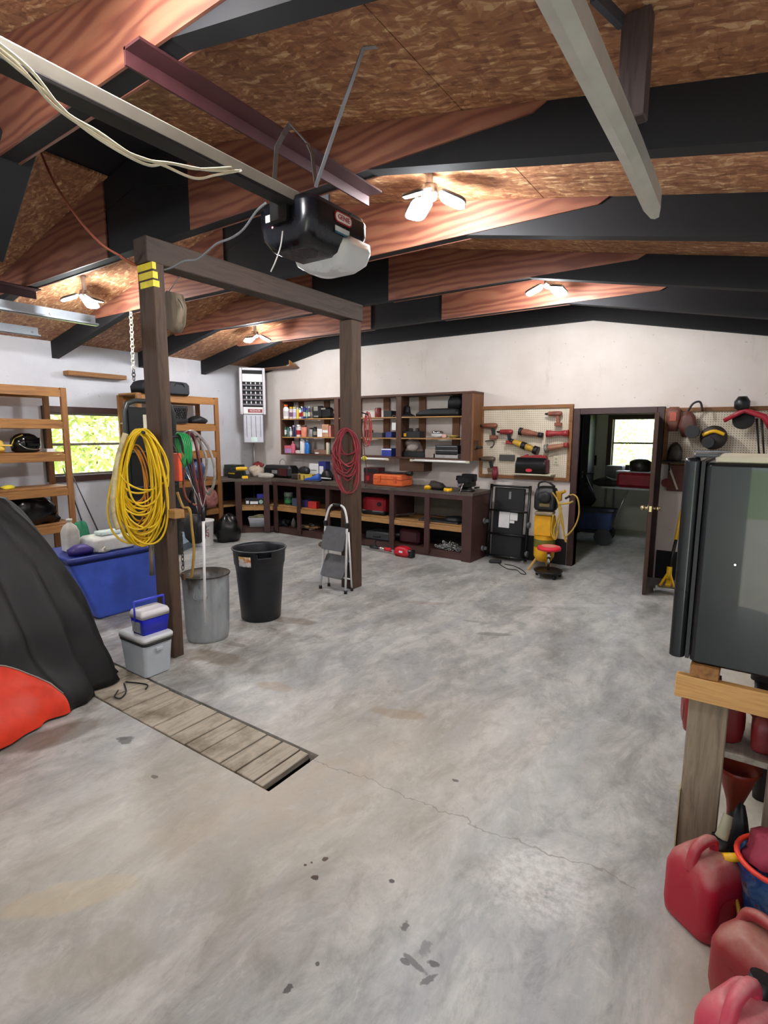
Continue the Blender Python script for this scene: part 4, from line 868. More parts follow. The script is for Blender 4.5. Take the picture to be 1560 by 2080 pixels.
d = V((-p.x, -p.y, 0)).normalized(); r = .148; an = math.atan2(d.y, d.x)+.28
TXT('VZ', .10, RED, T, (math.cos(an)*(r+.004), math.sin(an)*(r+.004), .2), (math.radians(90), math.radians(90), an+math.pi/2))
p = PZ(378, 1117); q = MB(); q.M = Matrix.Translation((p.x-.14, p.y+.0, 0)) @ Matrix.Rotation(.5, 4, 'Z'); q.rloft([(0, .13, .17), (.22, .15, .19)], .02); OB('pale_tub', q, mat('#9db3c9', .5), label='pale blue plastic tub on floor behind near post', cat='tub')
q = MB(); q.blob((-6.86, 5.50, 0), (.36, .42, .42), 29, .25); OB('trash_bag', q, mat('#0a0b0b', .3, 0, .3), label='black bag slumped on floor by corner bench', cat='bag')
T = TH('folding_chair', 'dark folded camp chair standing by corner shelving', 'chair', (-7.13, 5.18, 0))
for i in range(3): OB('tube', MB().cyl((.05*i-.05, .03*i, 0), (.05*i-.12, .03*i+.05, .95-.05*i), .014), BLACK, T)
q = MB(); q.blob((-.08, .04, .15), (.2, .26, .75), 30, .2, 16, 10, False); OB('fabric', q, mat('#101113', .7, 0, .3, 8, .2), T)
# black satchel hung behind the bracket
c = PY(393, 1150, 2.62); q = MB(); z1 = PY(393, 1048, 2.62).z; z0 = PY(393, 1100, 2.62).z; xc = PY(388, 1090, 2.62).x
q.rloft([(z0-.02, .05, .03, xc, 2.66), (z0+.02, .10, .04, xc, 2.66), (z0+.12, .11, .045, xc, 2.66), (z1, .08, .03, xc, 2.66)], .03, 5); T = TH('black_satchel', 'black rubber bag hanging behind wooden bracket', 'bag', (xc, 2.66, z0)); o = OB('body', q, BLACKM, T); o.location = (-xc, -2.66, -z0)
q = MB(); q.tube(crom([V((-.06, 0, z1-z0)), V((.0, 0, z1-z0+.25)), hp0(.35)+V((0, 0, .01))-V((xc, 2.66, z0)), V((.02, 0, z1-z0+.25)), V((.06, 0, z1-z0))], 5), .006, 6); OB('strap', q, BLACKM, T)
# tall black folded cart standing before the window end of the unit
T = TH('folded_cart', 'tall black rounded cart frame standing behind near post', 'cart', (-6.55, 4.05, 0))
y0, y1, zt_ = 3.74, 4.42, 2.10; cy = 4.05
ring = [(y-cy, z) for y, z in [(y0, .02), (y0, zt_-.14), (y0+.04, zt_-.04), (y0+.14, zt_), (y1-.14, zt_), (y1-.04, zt_-.04), (y1, zt_-.14), (y1, .02)]]
OB('frame', MB().tube([V((0, y, z)) for y, z in ring], .032, 8), mat('#2a302f', .4, .2, .2), T)
OB('deck', MB().bx(-.03, .0, y0-cy+.04, y1-cy-.04, .15, zt_-.08, .01), BLACK, T)
for z in (.5, 1.0, 1.45): OB('cross_bar', MB().cyl((.02, y0-cy, z), (.02, y1-cy, z), .016), BLACKM, T)
a = PX(290, 842, -6.5); b = PX(300, 870, -6.5); OB('paper_tag', MB().bx(.0, .004, a.y-cy+.03, b.y-cy+.12, b.z-.03, a.z), CREAM, T)

# ================================================================== blue covered box with household jugs on it
BL = mat('#4260cc', .5, 0, .2, 5, .25)
T = TH('blue_covered_box', 'box wrapped in blue vinyl between cover and near post', 'box', (-5.15, 2.62, 0))
q = MB(); q.rloft([(.0, .30, .36, -.02, .16), (.03, .33, .385, -.02, .15), (.30, .33, .39, -.01, .05), (.55, .34, .39, 0, -.06), (.60, .33, .38, 0, -.08)], .03); OB('vinyl', q, BL, T)
q = MB(); q.rloft([(.555, .348, .398, 0, -.06), (.605, .34, .39, 0, -.08), (.612, .30, .35, 0, -.085)], .03); OB('top_flap', q, mat('#1a3088', .5, 0, .25), T)
zb = .612
def jug(name, x, y, z, a, b, h, mt, label, cap=None, cat='jug'):
    T = TH(name, label, cat, (x, y, z)); q = MB(); q.rloft([(0, a*.95, b*.95), (.01, a, b), (h*.62, a, b), (h*.78, a*.75, b*.75), (h*.88, a*.3, b*.3), (h*.93, a*.28, b*.28)], min(a, b)*.5, 4); OB('body', q, mt, T)
    OB('cap', MB().cyl((0, 0, h*.93), (0, 0, h), a*.34), cap or mt, T); return T
q = MB(); q.M = Matrix.Translation((-5.05, 2.62, zb)); q.rloft([(0, .16, .19), (.02, .17, .20), (.10, .165, .195), (.125, .14, .17)], .05); OB('white_tub', q, mat('#d8d8d4', .4, 0, .1), label='white plastic tub on blue covered box', cat='tub')
q = MB(); q.M = Matrix.Translation((-5.05, 2.60, zb+.126)); q.box((-.02, .05, .02), (.14, .2, .035), .01); OB('bleach_box', q, mat('#c9d8d6', .5), label='pale box lid lying on white tub', cat='box')
jug('detergent_jug', -5.18, 2.36, zb, .075, .06, .30, mat('#d2cfc4', .4), 'cloudy white plastic jug on blue covered box')
q = MB(); q.M = Matrix.Translation((-4.95, 2.33, zb)); q.rloft([(0, .07, .09), (.05, .08, .10), (.09, .04, .05)], .05); OB('purple_pack', q, mat('#35207a', .5, 0, .3), label='purple packet on blue covered box near black cover', cat='packet')
q = MB(); q.blob((-4.93, 2.50, zb), (.18, .12, .06), 51, .35); OB('crumpled_bag', q, mat('#cfcabd', .4, 0, .2), label='crumpled white bag at edge of blue box', cat='bag')
q = MB(); q.blob((-5.3, 2.52, zb), (.16, .14, .24), 52, .3); OB('green_cloth', q, mat('#1f7a55', .6), label='green cloth behind white tub', cat='cloth')
q = MB(); q.blob((-5.75, 3.42, 0), (.6, .7, .42), 53, .2); OB('dark_bundle', q, mat('#121316', .6), label='dark bundle on floor behind blue covered box', cat='bundle')

# ================================================================== workbench round the back corner
BM = mat('#432a26', .5, 0, .3, 5); BMD = wood('#3a241e', '#523630', 'x', 1, .5, 'bench_brown'); BTOP = wood('#4a4038', '#655a50', 'x', .8, .55, 'bench_top', dirt='#3a332d')
BF, BZ = 6.40, .93
T = TH('workbench', 'brown painted corner workbench with open shelves below', 'workbench', (-5.2, 6.7, 0)); O = V((5.2, -6.7, 0))
def bp(nm, q, mt): o = OB(nm, q, mt, T); o.location = O; return o
front = [(-7.945, 5.74), (-7.30, 5.74), (-7.27, 5.98), (-6.80, BF), (-3.05, BF), (-3.05, YB-.005), (-7.945, YB-.005)]
def offs(poly, d): return [(-7.945, 5.74+d), (-7.30-d, 5.74+d), (-7.27-d*.6, 5.98+d*1.2), (-6.80-d*.6, BF+d), (-3.05-d, BF+d), (-3.05-d, YB-.005), (-7.945, YB-.005)]
bp('worktop', MB().xy(front, BZ-.04, BZ), BTOP)
bp('middle_shelf', MB().xy(offs(front, .045), .465, .485), PINEX)
bp('bottom_shelf', MB().xy(offs(front, .05), .085, .105), BMD)
def facep(nm, a, b, z0, z1, w_, mt, d=.03): q = MB(); q.beam((a[0], a[1], (z0+z1)/2), (b[0], b[1], (z0+z1)/2), d, z1-z0, .002); return bp(nm, q, mt)
C1, C2 = (-7.25, 6.01), (-6.80, BF+.018)
facep('apron', (-6.80, BF+.02), (-3.07, BF+.02), .83, .889, 0, BM); facep('apron', C1, C2, .83, .889, 0, BM)
facep('shelf_edge', (-6.78, BF+.022), (-3.1, BF+.022), .395, .464, 0, PINEX, .02); facep('shelf_edge', C1, C2, .395, .464, 0, PINEX, .02)
facep('toe_board', (-6.78, BF+.06), (-3.1, BF+.06), .0, .084, 0, BMD, .02); facep('toe_board', (C1[0]-.03, C1[1]+.04), (C2[0]-.03, C2[1]+.04), .0, .084, 0, BMD, .02)
for x in (-6.72, -6.18, -5.55, -4.95, -4.33, -3.74): bp('stile', MB().bx(x-.04, x+.04, BF+.0, BF+.034, .04, .889, .003), BM)
bp('stile', MB().at((-7.20, 6.02, 0), 0, 0, .73).bx(-.05, .05, -.02, .02, .02, .889, .003), BM); bp('stile', MB().at((-6.85, 6.33, 0), 0, 0, .73).bx(-.05, .05, -.02, .02, .02, .889, .003), BM)
bp('end_panel', MB().bx(-3.20, -3.055, BF+.001, YB-.01, 0, .889, .004), BM)
bp('side_panel', MB().bx(-7.94, -7.30, 5.745, 5.785, 0, .889, .004), BROWN)
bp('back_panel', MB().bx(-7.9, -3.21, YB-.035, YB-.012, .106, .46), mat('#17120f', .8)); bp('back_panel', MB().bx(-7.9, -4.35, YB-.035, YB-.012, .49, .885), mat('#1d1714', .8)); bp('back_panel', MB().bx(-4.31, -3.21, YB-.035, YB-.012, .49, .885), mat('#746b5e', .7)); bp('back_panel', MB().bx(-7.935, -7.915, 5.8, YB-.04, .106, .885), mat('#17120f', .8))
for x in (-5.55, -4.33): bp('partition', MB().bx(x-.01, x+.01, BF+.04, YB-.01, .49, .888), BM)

def bbY(x0, y0, x1, y1, Y): a = PY(x0, y1, Y); b = PY(x1, y0, Y); return a.x, b.x, a.z, b.z
def crate_box(name, bb, Y, dp, z, mt, label, cat='box', parts=(), group=None, ch=.004):
    x0, x1, _, z1 = bbY(*bb, Y); T = TH(name, label, cat, ((x0+x1)/2, Y+dp/2, z), 0, group); w2 = (x1-x0)/2; h = max(z1-z, .02)
    OB('body', MB().box((0, 0, h/2), (2*w2, dp, h), ch), mt, T)
    for nm, (fx0, fx1, fz0, fz1), m_ in parts: OB(nm, MB().bx(-w2+2*w2*fx0, -w2+2*w2*fx1, -dp/2-.003, -dp/2-.0005, h*fz0, h*fz1), m_, T)
    return T, w2, h
# ---- on the worktop
crate_box('green_case', (456, 945, 479, 966), 6.30, .2, BZ, mat('#243026', .5, 0, .3), 'dark green case at left end of bench', 'case', (('lid_edge', (.0, 1, .55, .62), BLACK),))
def drill(name, p, rz, s, mt, label, bit=True, group=None, pistol=True, mt2=None, cat='drill', ry=0, hang=False):
    T = TH(name, label, cat, p, 0, group); T.rotation_euler = (0, ry, rz)
    OB('motor_body', MB().at((0, 0, .17*s), 0, math.radians(90), 0).lathe([(.012*s, -.10*s), (.03*s, -.09*s), (.034*s, -.02*s), (.034*s, .06*s), (.026*s, .09*s), (.012*s, .095*s)], 12), mt, T)
    OB('chuck', MB().cyl((-.09*s, 0, .17*s), (-.14*s, 0, .17*s), .02*s, .012*s, 10), BLACK, T)
    if bit: OB('bit', MB().cyl((-.14*s, 0, .17*s), (-.18*s, 0, .17*s), .005*s, n=6), STEEL, T)
    OB('grip', MB().beam((.03*s, 0, .16*s), (.055*s, 0, .04*s), .03*s, .045*s, .008*s, (1, 0, 0)), mt2 or BLACK, T)
    OB('battery', MB().box((.05*s, 0, .025*s), (.10*s, .05*s, .05*s), .008*s), mt2 or mt, T); return T
p = PZ(486, 973, BZ); drill('cordless_drill', (p.x, p.y+.06, BZ), .9, 1.0, YEL, 'yellow and black cordless drill standing on bench corner')
p = PZ(470, 975, BZ); crate_box('charger', (463, 958, 478, 976), 6.12, .12, BZ, BLACKM, 'black battery charger with yellow trim beside drill', 'charger', (('trim', (.1, .9, .6, .8), YEL),))
q = MB(); p = PZ(512, 968, BZ); q.blob((-7.42, 6.66, BZ), (.30, .28, .20), 61, .4); OB('cloth_bag', q, mat('#b9aa98', .7, 0, .3, 14), label='crumpled beige cloth bag below the wall heater', cat='bag')
q = MB(); q.blob((-7.42, 6.68, BZ+.17), (.2, .12, .09), 62, .4); OB('red_rag', q, mat('#7a1f1c', .6), label='red rag on top of cloth bag', cat='rag')
q = MB(); q.blob((-7.06, 6.52, BZ), (.36, .2, .08), 63, .3); OB('white_rag', q, mat('#b5b0a6', .7), label='flat greyish rag beside black radio case', cat='rag')
# radio case with wire handle
T, w2, h = crate_box('job_site_radio', (533, 947, 588, 973), 6.62, .26, BZ, mat('#121314', .45, 0, .3), 'black rounded radio case with wire handle on bench corner', 'radio', ch=.05)
OB('name_plate', MB().bx(-.09, .04, -.135, -.131, h*.35, h*.62), mat('#8a8c8a', .4), T); OB('maroon_panel', MB().bx(w2*.2, w2*.8, -.134, -.1305, h*.2, h*.8), mat('#4a1a1a', .5), T)
q = MB(); q.tube(crom([V((-.02, 0, h-.005)), V((-.02, 0, h+.07)), V((.05, 0, h+.11)), V((.11, 0, h+.06)), V((.11, 0, h-.005))], 6), .005, 6); OB('wire_handle', q, STEEL, T)
crate_box('dark_pouch', (590, 963, 606, 976), 6.58, .12, BZ, mat('#2d2622', .7), 'small dark pouch between radio and yellow box', 'pouch', ch=.02)
crate_box('yellow_box', (605, 964, 634, 978), 6.56, .14, BZ, mat('#c9b04a', .5, 0, .2), 'yellow cardboard box on bench', 'box', (('dark_print', (.05, .2, .1, .9), BROWN), ('dark_print', (.4, .5, .1, .8), mat('#8a6a3a', .5))))
q = MB(); x0, x1, z0, z1 = bbY(608, 951, 630, 964, 6.62); q.blob(((x0+x1)/2, 6.63, bbY(605, 964, 634, 978, 6.56)[3]), (x1-x0, .12, z1-z0), 64, .3); OB('black_glove', q, BLACKM, label='black glove heaped on yellow box', cat='glove')
crate_box('manual_box', (628, 942, 647, 970), 6.80, .1, BZ, WHITE, 'white upright box behind yellow box', 'box', (('print_line', (.2, .8, .55, .6), GREY),))
crate_box('blue_carton', (647, 938, 661, 970), 6.78, .12, BZ, mat('#2a2f78', .5), 'blue and white carton left of far post', 'carton', (('label', (.15, .7, .3, .75), WHITE),))
T = TH('blue_shoe', 'blue rubber shoe lying near bench edge', 'shoe', (PZ(640, 977, BZ).x, 6.50, BZ), .25)
q = MB(); q.loft([[(x, y*w_, z) for y, z in ((-1, 0), (-.9, h_), (0, h_*1.15), (.9, h_), (1, 0))] for x, w_, h_ in ((-.15, .02, .02), (-.12, .045, .04), (-.04, .052, .055), (.04, .045, .085), (.10, .042, .115), (.14, .03, .11))], (True, True), True); OB('upper', q, mat('#2a57b0', .4), T)
OB('sole', MB().rloft([(-.001, .155, .052), (.02, .16, .055)], .05, 5), mat('#15203a', .5), T)
T = TH('welding_helmet', 'black and white mask on bench left of far post', 'mask', (PZ(668, 975, BZ).x, 6.80, BZ)); OB('shell', MB().rloft([(0, .09, .08), (.08, .10, .09), (.15, .07, .06), (.18, .03, .03)], .06, 5), BLACK, T); OB('white_band', MB().tube(crom([V((-.10, -.02, .03)), V((-.05, -.105, .04)), V((.05, -.105, .04)), V((.10, -.02, .03))], 5), .012, 6), WHITE, T)
# red tool box, orange case
crate_box('red_tool_case', (739, 951, 767, 977), 6.72, .2, BZ, mat('#4a0f12', .4, 0, .3), 'dark red open tool case right of far post', 'case', (('lid_band', (0, 1, .7, .95), BLACK), ('emblem', (.15, .4, .2, .5), RED)))
T, w2, h = crate_box('orange_case', (757, 966, 816, 984), 6.55, .30, BZ, mat('#e06a34', .4, 0, .15), 'bright orange hard case with latches on bench', 'case', ch=.015)
OB('seam', MB().bx(-w2-.002, w2+.002, -.152, .152, h*.56, h*.62), mat('#9c431c', .5), T)
for fx in (-.55, .55): OB('latch', MB().box((w2*fx, -.156, h*.58), (.05, .014, h*.55), .004), mat('#c9562a', .5), T)
x0, x1, z0, z1 = bbY(770, 958, 832, 970, 6.66); q = MB(); zz = BZ+h+.018
T = TH('trimmer_attachment', 'black rod tool lying on orange case', 'tool', ((x0+x1)/2, 6.7, zz-.018)); OB('rod', MB().cyl((-.3, .0, .018), (.26, 0, .022), .016), BLACK, T); OB('head', MB().cyl((.20, 0, .022), (.29, 0, .022), .03, .034), BLACK, T)
# knife sheaths, ball, tape, vise
q = MB(); x0, x1, z0, z1 = bbY(868, 975, 900, 993, 6.52); q.M = Matrix.Translation(((x0+x1)/2, 6.56, BZ)); q.rloft([(0, .12, .07), (.05, .12, .07), (.09, .09, .05), (.12, .03, .03, -.06, 0)], .03); OB('tool_pouch', q, mat('#2a211c', .7, 0, .3, 12), label='dark leather tool pouch near bench end', cat='pouch')
q = MB(); q.M = Matrix.Translation((PZ(890, 990, BZ).x+.03, 6.49, BZ)); q.rloft([(0, .06, .025), (.045, .05, .02), (.06, .02, .01)], .015); OB('yellow_tool', q, YEL, label='yellow hand tool beside leather pouch', cat='tool')
q = MB().ball((PZ(909, 988, BZ).x, 6.70, BZ+.045), .045); OB('red_ball', q, mat('#7a1f2a', .5), label='dark red ball knob behind yellow tool', cat='ball')
T = TH('tape_measure', 'round yellow tape at bench front edge', 'tape', (PZ(915, 997, BZ).x, 6.45, BZ)); OB('case', MB().lathe([(.055, 0), (.06, .01), (.06, .035), (.05, .045)], 18), YEL, T); OB('face', MB().lathe([(.04, .045), (.038, .049)], 16), BLACK, T)
T = TH('bench_vise', 'large black bench vise at right bench end', 'vise', (-3.24, 6.62, BZ)); VM = mat('#1b1c1e', .4, .4, .3)
OB('base', MB().lathe([(.11, 0), (.11, .02), (.07, .03), (.06, .06)], 18), VM, T); OB('body', MB().box((-.02, .03, .10), (.16, .26, .09), .015), VM, T)
OB('fixed_jaw', MB().box((-.01, .08, .18), (.20, .09, .10), .012), VM, T); OB('moving_jaw', MB().box((-.01, -.07, .16), (.19, .07, .09), .012), VM, T)
OB('screw', MB().cyl((-.01, -.10, .10), (-.01, -.24, .10), .018), STEEL, T); OB('handle_bar', MB().cyl((.05, -.22, .13), (-.0, -.23, -.02), .007), CHROME, T); OB('anvil', MB().rloft([(.14, .05, .05, -.13, .05), (.20, .045, .05, -.13, .05)], .015), VM, T)
OB('swivel_lock', MB().cyl((.10, .02, .05), (.17, .02, .06), .012), VM, T)
# ---- middle shelf
MZ, LZ = .485, .105
T = TH('battery_box', 'dark box with white print and blue tin on corner shelf', 'box', (-7.10, 6.29, MZ), .73)
OB('body', MB().box((0, 0, .055), (.32, .14, .11), .006), mat('#15171d', .4), T); OB('white_print', MB().bx(-.14, -.09, -.073, -.0705, .02, .07), WHITE, T); OB('white_print', MB().bx(-.07, .06, -.073, -.0705, .015, .06), WHITE, T); OB('round_badge', MB().at((.11, -.071, .05), math.radians(90)).lathe([(.035, 0), (.033, .003)], 14), mat('#9db5ae', .4), T)
q = MB().at((-7.03, 6.35, MZ+.1105), 0, 0, .73).box((.02, .0, .035), (.14, .1, .07), .004); T = OB('blue_tin', q, mat('#24288a', .4), label='blue and white tin stacked on the dark box', cat='tin')
def can(name, x, y, z, r, h, mt, label, top=None, band=None, cat='can'):
    T = TH(name, label, cat, (x, y, z)); OB('body', MB().lathe([(r*.95, 0), (r, .005), (r, h*.92), (r*.9, h*.95)], 18), mt, T); OB('lid', MB().lathe([(r*.88, h*.95), (r*.88, h), (r*.8, h)], 18), top or STEEL, T)
    if band: OB('band', MB().lathe([(r*1.012, h*.25), (r*1.012, h*.65)], 18, cap=(False, False)), band, T)
    return T
x = PY(585, 1018, 6.6).x; can('green_can', x, 6.62, MZ, .075, .14, mat('#1e4a2c', .4), 'green ringed can on middle shelf, lower one', band=GREEN); can('pale_green_can', x, 6.62, MZ+.14, .078, .075, mat('#5b6a58', .5), 'pale green tin stacked on green can')
crate_box('grey_blue_box', (593, 1013, 606, 1026), 6.50, .1, MZ, mat('#465064', .5), 'grey blue small box beside green can')
crate_box('red_small_box', (625, 1020, 642, 1031), 6.47, .1, MZ, mat('#b5302c', .5), 'small bright red box on middle shelf'); crate_box('navy_box', (613, 1016, 624, 1030), 6.52, .1, MZ, mat('#2a2f6a', .5), 'navy box left of small red box')
T, w2, h = crate_box('red_power_tool_case', (735, 1013, 781, 1040), 6.52, .3, MZ, mat('#8d1620', .35, 0, .2), 'red and black tool on middle shelf right of ladder', 'case', ch=.03); OB('black_base', MB().box((0, -.01, .035), (2*w2+.01, .31, .07), .02), BLACK, T); OB('round_knob', MB().at((w2*.55, -.151, h*.65), math.radians(90)).lathe([(.035, 0), (.033, .01)], 14), BLACK, T)
q = MB(); x = PY(818, 1045, 6.55).x
T = TH('pry_bars', 'loose dark bars lying on middle shelf', 'bars', (x, 6.55, MZ))
for i, (dx, a) in enumerate(((-.1, .5), (.0, .35), (.08, .2))): OB('bar', MB().beam((dx-.12, -.05, .02+.012*i), (dx+.14, .08*a*4-.05, .025+.03*i), .025, .018, .003), BROWN if i == 1 else BLACKM, T)
q = MB(); x = PY(895, 1055, 6.55).x; q.box((x, 6.60, MZ+.012), (.62, .28, .022), .004); OB('metal_plate', q, mat('#3a3d3f', .4, .4), label='flat grey metal plate on middle shelf', cat='plate')
q = MB(); x = PY(925, 1045, 6.62).x; q.M = Matrix.Translation((x, 6.62, MZ+.024)); q.lathe([(.14, 0), (.15, .02), (.12, .05), (.05, .06)], 24); OB('saw_disc', q, BLACKM, label='dark round lid lying on metal plate', cat='lid')
# ---- bottom shelf
T = TH('white_bin', 'white plastic bin of scraps on bottom corner shelf', 'bin', (-7.05, 6.33, LZ), .73); OB('tub', MB().rloft([(0, .15, .09), (.15, .17, .105), (.158, .185, .118), (.16, .18, .112), (.03, .145, .085)], .02), mat('#d5d9e2', .4, 0, .05), T)
OB('scraps', MB().blob((0, 0, .12), (.26, .15, .08), 71, .5), mat('#8f8a6a', .7, 0, .4, 25), T)
for k, (bx0, w_, d_, h_, mt_, lb) in enumerate(((575, .24, .2, .12, BLACKM, 'black dusty tool on bottom shelf beside corner stile'), (597, .07, .07, .16, mat('#6b665e', .5), 'grey bottle on bottom shelf by stile'))):
    x = PY(bx0, 1075, 6.6).x; q = MB(); q.blob((x, 6.6, LZ), (w_, d_, h_), 73+k, .35); OB('dusty_tool' if k == 0 else 'dusty_bottle', q, mt_, label=lb, cat='tool' if k == 0 else 'bottle')
rn = random.Random(9); T = TH('scrap_wood', 'pile of short wood scraps on bottom shelf', 'wood scraps', (PY(632, 1085, 6.6).x, 6.62, LZ))
for i in range(9): OB('scrap_piece', MB().at((rn.uniform(-.16, .16), rn.uniform(-.12, .12), .018+.022*(i//3)), 0, 0, rn.uniform(-1, 1)).box((0, 0, 0), (rn.uniform(.12, .22), .05, .02), .003), PINEX if i % 2 else mat('#7b7366', .7), T)
p = PZ(652, 1112, 0); T = TH('work_boot', 'old tan work boot on floor left of ladder', 'boot', (p.x, p.y+.06, 0), -.5); OB('foot', MB().rloft([(0, .13, .045), (.03, .135, .048), (.07, .10, .04, .03, 0), (.10, .05, .04, .08, 0)], .035), mat('#6b5c44', .7), T); OB('shaft', MB().rloft([(.08, .05, .042, .08, 0), (.20, .055, .045, .09, 0)], .035), mat('#5f513c', .7), T)
T, w2, h = crate_box('grey_case', (742, 1084, 790, 1103), 6.50, .3, LZ, mat('#3d4143', .5), 'grey flat tool case on bottom shelf right of ladder', 'case', ch=.02); OB('handle', MB().box((0, -.16, h*.5), (.14, .02, .03), .006), BLACK, T)
T, w2, h = crate_box('leaf_blower', (808, 1078, 850, 1103), 6.52, .26, LZ, mat('#3a1018', .4), 'dark red and black blower on bottom shelf', 'blower', ch=.04); OB('black_top', MB().rloft([(h*.7, w2*.7, .1), (h*1.1, w2*.5, .07)], .04), BLACK, T); OB('nozzle', MB().cyl((-w2, 0, h*.5), (-w2-.12, -.02, h*.35), .05, .04), BLACK, T)
x0 = PY(882, 1125, 6.5).x; x1 = PY(936, 1125, 6.5).x; rn = random.Random(4); T = TH('chain_pile', 'heap of bright steel chain on bottom shelf by bench end', 'chain', ((x0+x1)/2, 6.52, LZ))
for i in range(70):
    a = rn.uniform(0, 6.28); rr = rn.random()**.6; c = V((math.cos(a)*rr*(x1-x0)/2, math.sin(a)*rr*.09, .015+rn.random()*(1-rr*.7)*.13)); u = V((rn.gauss(0, 1), rn.gauss(0, 1), rn.gauss(0, .6))).normalized(); v_ = u.orthogonal().normalized()
    OB('chain_link', MB().tube([c+u*(math.cos(t)*.028)+v_*(math.sin(t)*.015) for t in [2*math.pi*k/8 for k in range(8)]], .0055, 5, True), mat('#b9bdb9', .25, .9, .1), T)

# ================================================================== wall cabinet with open shelves
CX0, CX1, CF, CZ0, CZ1 = -6.88, -3.22, 6.72, 1.335, 2.27; CMID = (-5.62, -4.43)
T = TH('wall_cabinet', 'long brown open wall cabinet with three shelf rows', 'cabinet', ((CX0+CX1)/2, (CF+YB)/2, CZ0)); O = V((-(CX0+CX1)/2, -(CF+YB)/2, -CZ0))
def cp(nm, q, mt): o = OB(nm, q, mt, T); o.location = O; return o
cp('top_board', MB().bx(CX0, CX1, CF, YB-.002, CZ1-.03, CZ1, .003), WDARKX); cp('bottom_board', MB().bx(CX0+.03, CX1-.03, CF+.003, YB-.002, CZ0, CZ0+.022, .002), WDARKX)
CLT = wood('#5a3620', '#7f522f', 'z', 1, .6, 'cabinet_side')
for x, m_ in ((CX0+.016, WDARK), (CX1-.016, CLT)): cp('side_board', MB().bx(x-.016, x+.016, CF, YB-.002, CZ0, CZ1-.031, .003), m_)
for x in CMID: cp('divider', MB().bx(x-.045, x+.045, CF, CF+.04, CZ0+.023, CZ1-.031, .003), WDARK); cp('divider_panel', MB().bx(x-.01, x+.01, CF+.041, YB-.03, CZ0+.023, CZ1-.031), WDARK)
cp('face_stile', MB().bx(CX1-.18, CX1-.033, CF-.0, CF+.02, CZ0+.0, CZ1-.031, .003), WDARK)
SZ = (1.945, 1.640, CZ0+.022)
secs = ((CX0+.033, CMID[0]-.046), (CMID[0]+.046, CMID[1]-.046), (CMID[1]+.046, CX1-.034))
for a, b in secs:
    for z in SZ[:2]: cp('shelf', MB().bx(a, b, CF+.006, YB-.04, z-.018, z, .002), PINEX)
    for f in (.12, .62): cp('back_cleat', MB().bx(a+(b-a)*f, a+(b-a)*f+.11, YB-.036, YB-.004, CZ0+.024, CZ1-.032), CLT)
ST = mat_emit((1, 1, 1), 0, 'tube_white')
for a, b, lb in ((723, 787, 'white fluorescent tube under cabinet beside far post'), (836, 950, 'white fluorescent tube under right cabinet section')):
    x0, x1 = PY(a, 935, 6.70).x, PY(b, 935, 6.70).x; T2 = TH('tube_light', lb, 'light', ((x0+x1)/2, CF-.02, CZ0-.02)); w2 = (x1-x0)/2
    OB('tube', MB().cyl((-w2, 0, 0), (w2, 0, 0), .013), mat('#f0f0ea', .3, 0, .02), T2)
    for s in (-1, 1): OB('end_cap', MB().box((s*w2, .0, .0), (.05, .035, .035), .006), CREAM, T2)
    OB('bracket', MB().bx(-w2*.9, w2*.9, .005, .03, .004, .0195), WHITE, T2)
x0, x1, z0, z1 = bbY(811, 933, 861, 956, 6.78); q = MB(); q.bx(x0, x1, 6.78, 7.02, z0, CZ0-.001, .004); OB('wooden_box', q, wood('#3a2415', '#5c3d22', 'x', 1, .6, 'box_brown'), label='wooden box fixed under the wall cabinet', cat='box')
# bottle builder
def bottle(x, y, z, r, h, mt, label, cap, shape=0, band=None, name='bottle', group='bottles and cans in the wall cabinet'):
    T = TH(name, label, 'bottle', (x, y, z), 0, group)
    pr = {0: [(r*.95, 0), (r, .006), (r, h*.66), (r*.85, h*.76), (r*.4, h*.84), (r*.38, h*.86)], 1: [(r*.95, 0), (r, .005), (r, h*.80), (r*.9, h*.84), (r*.75, h*.86)], 2: [(r*.9, 0), (r, .006), (r*.95, h*.5), (r*.7, h*.72), (r*.35, h*.80), (r*.33, h*.84)]}[shape]
    OB('body', MB().lathe(pr, 14, sy=.8), mt, T)
    if shape == 2: OB('trigger_head', MB().box((-.012, 0, h*.93), (r*1.5, r*.7, h*.13), .006).cyl((0, 0, h*.84), (0, 0, h*.9), r*.4), cap, T)
    else: OB('cap', MB().cyl((0, 0, pr[-1][1]), (0, 0, h), r*.5 if shape == 0 else r*.72), cap, T)
    if band: OB('paper_label', MB().lathe([(r*1.02, h*.18), (r*1.02, h*.55)], 14, sy=.8, cap=(False, False)), band, T)
    return T
def brow(items, z, Y):
    for (x0, x1, yt, mt, cap, sh, band, label) in items:
        a, b = PY(x0, yt, Y), PY(x1, yt, Y); r = (b.x-a.x)/2*.96; bottle((a.x+b.x)/2, Y, z, r, a.z-z, mt, label, cap, sh, band)
LAV = mat('#b9a6c9', .4); PINK = mat('#d4667a', .4); NAVY = mat('#24306e', .4); TEAL = mat('#3a6d62', .4)
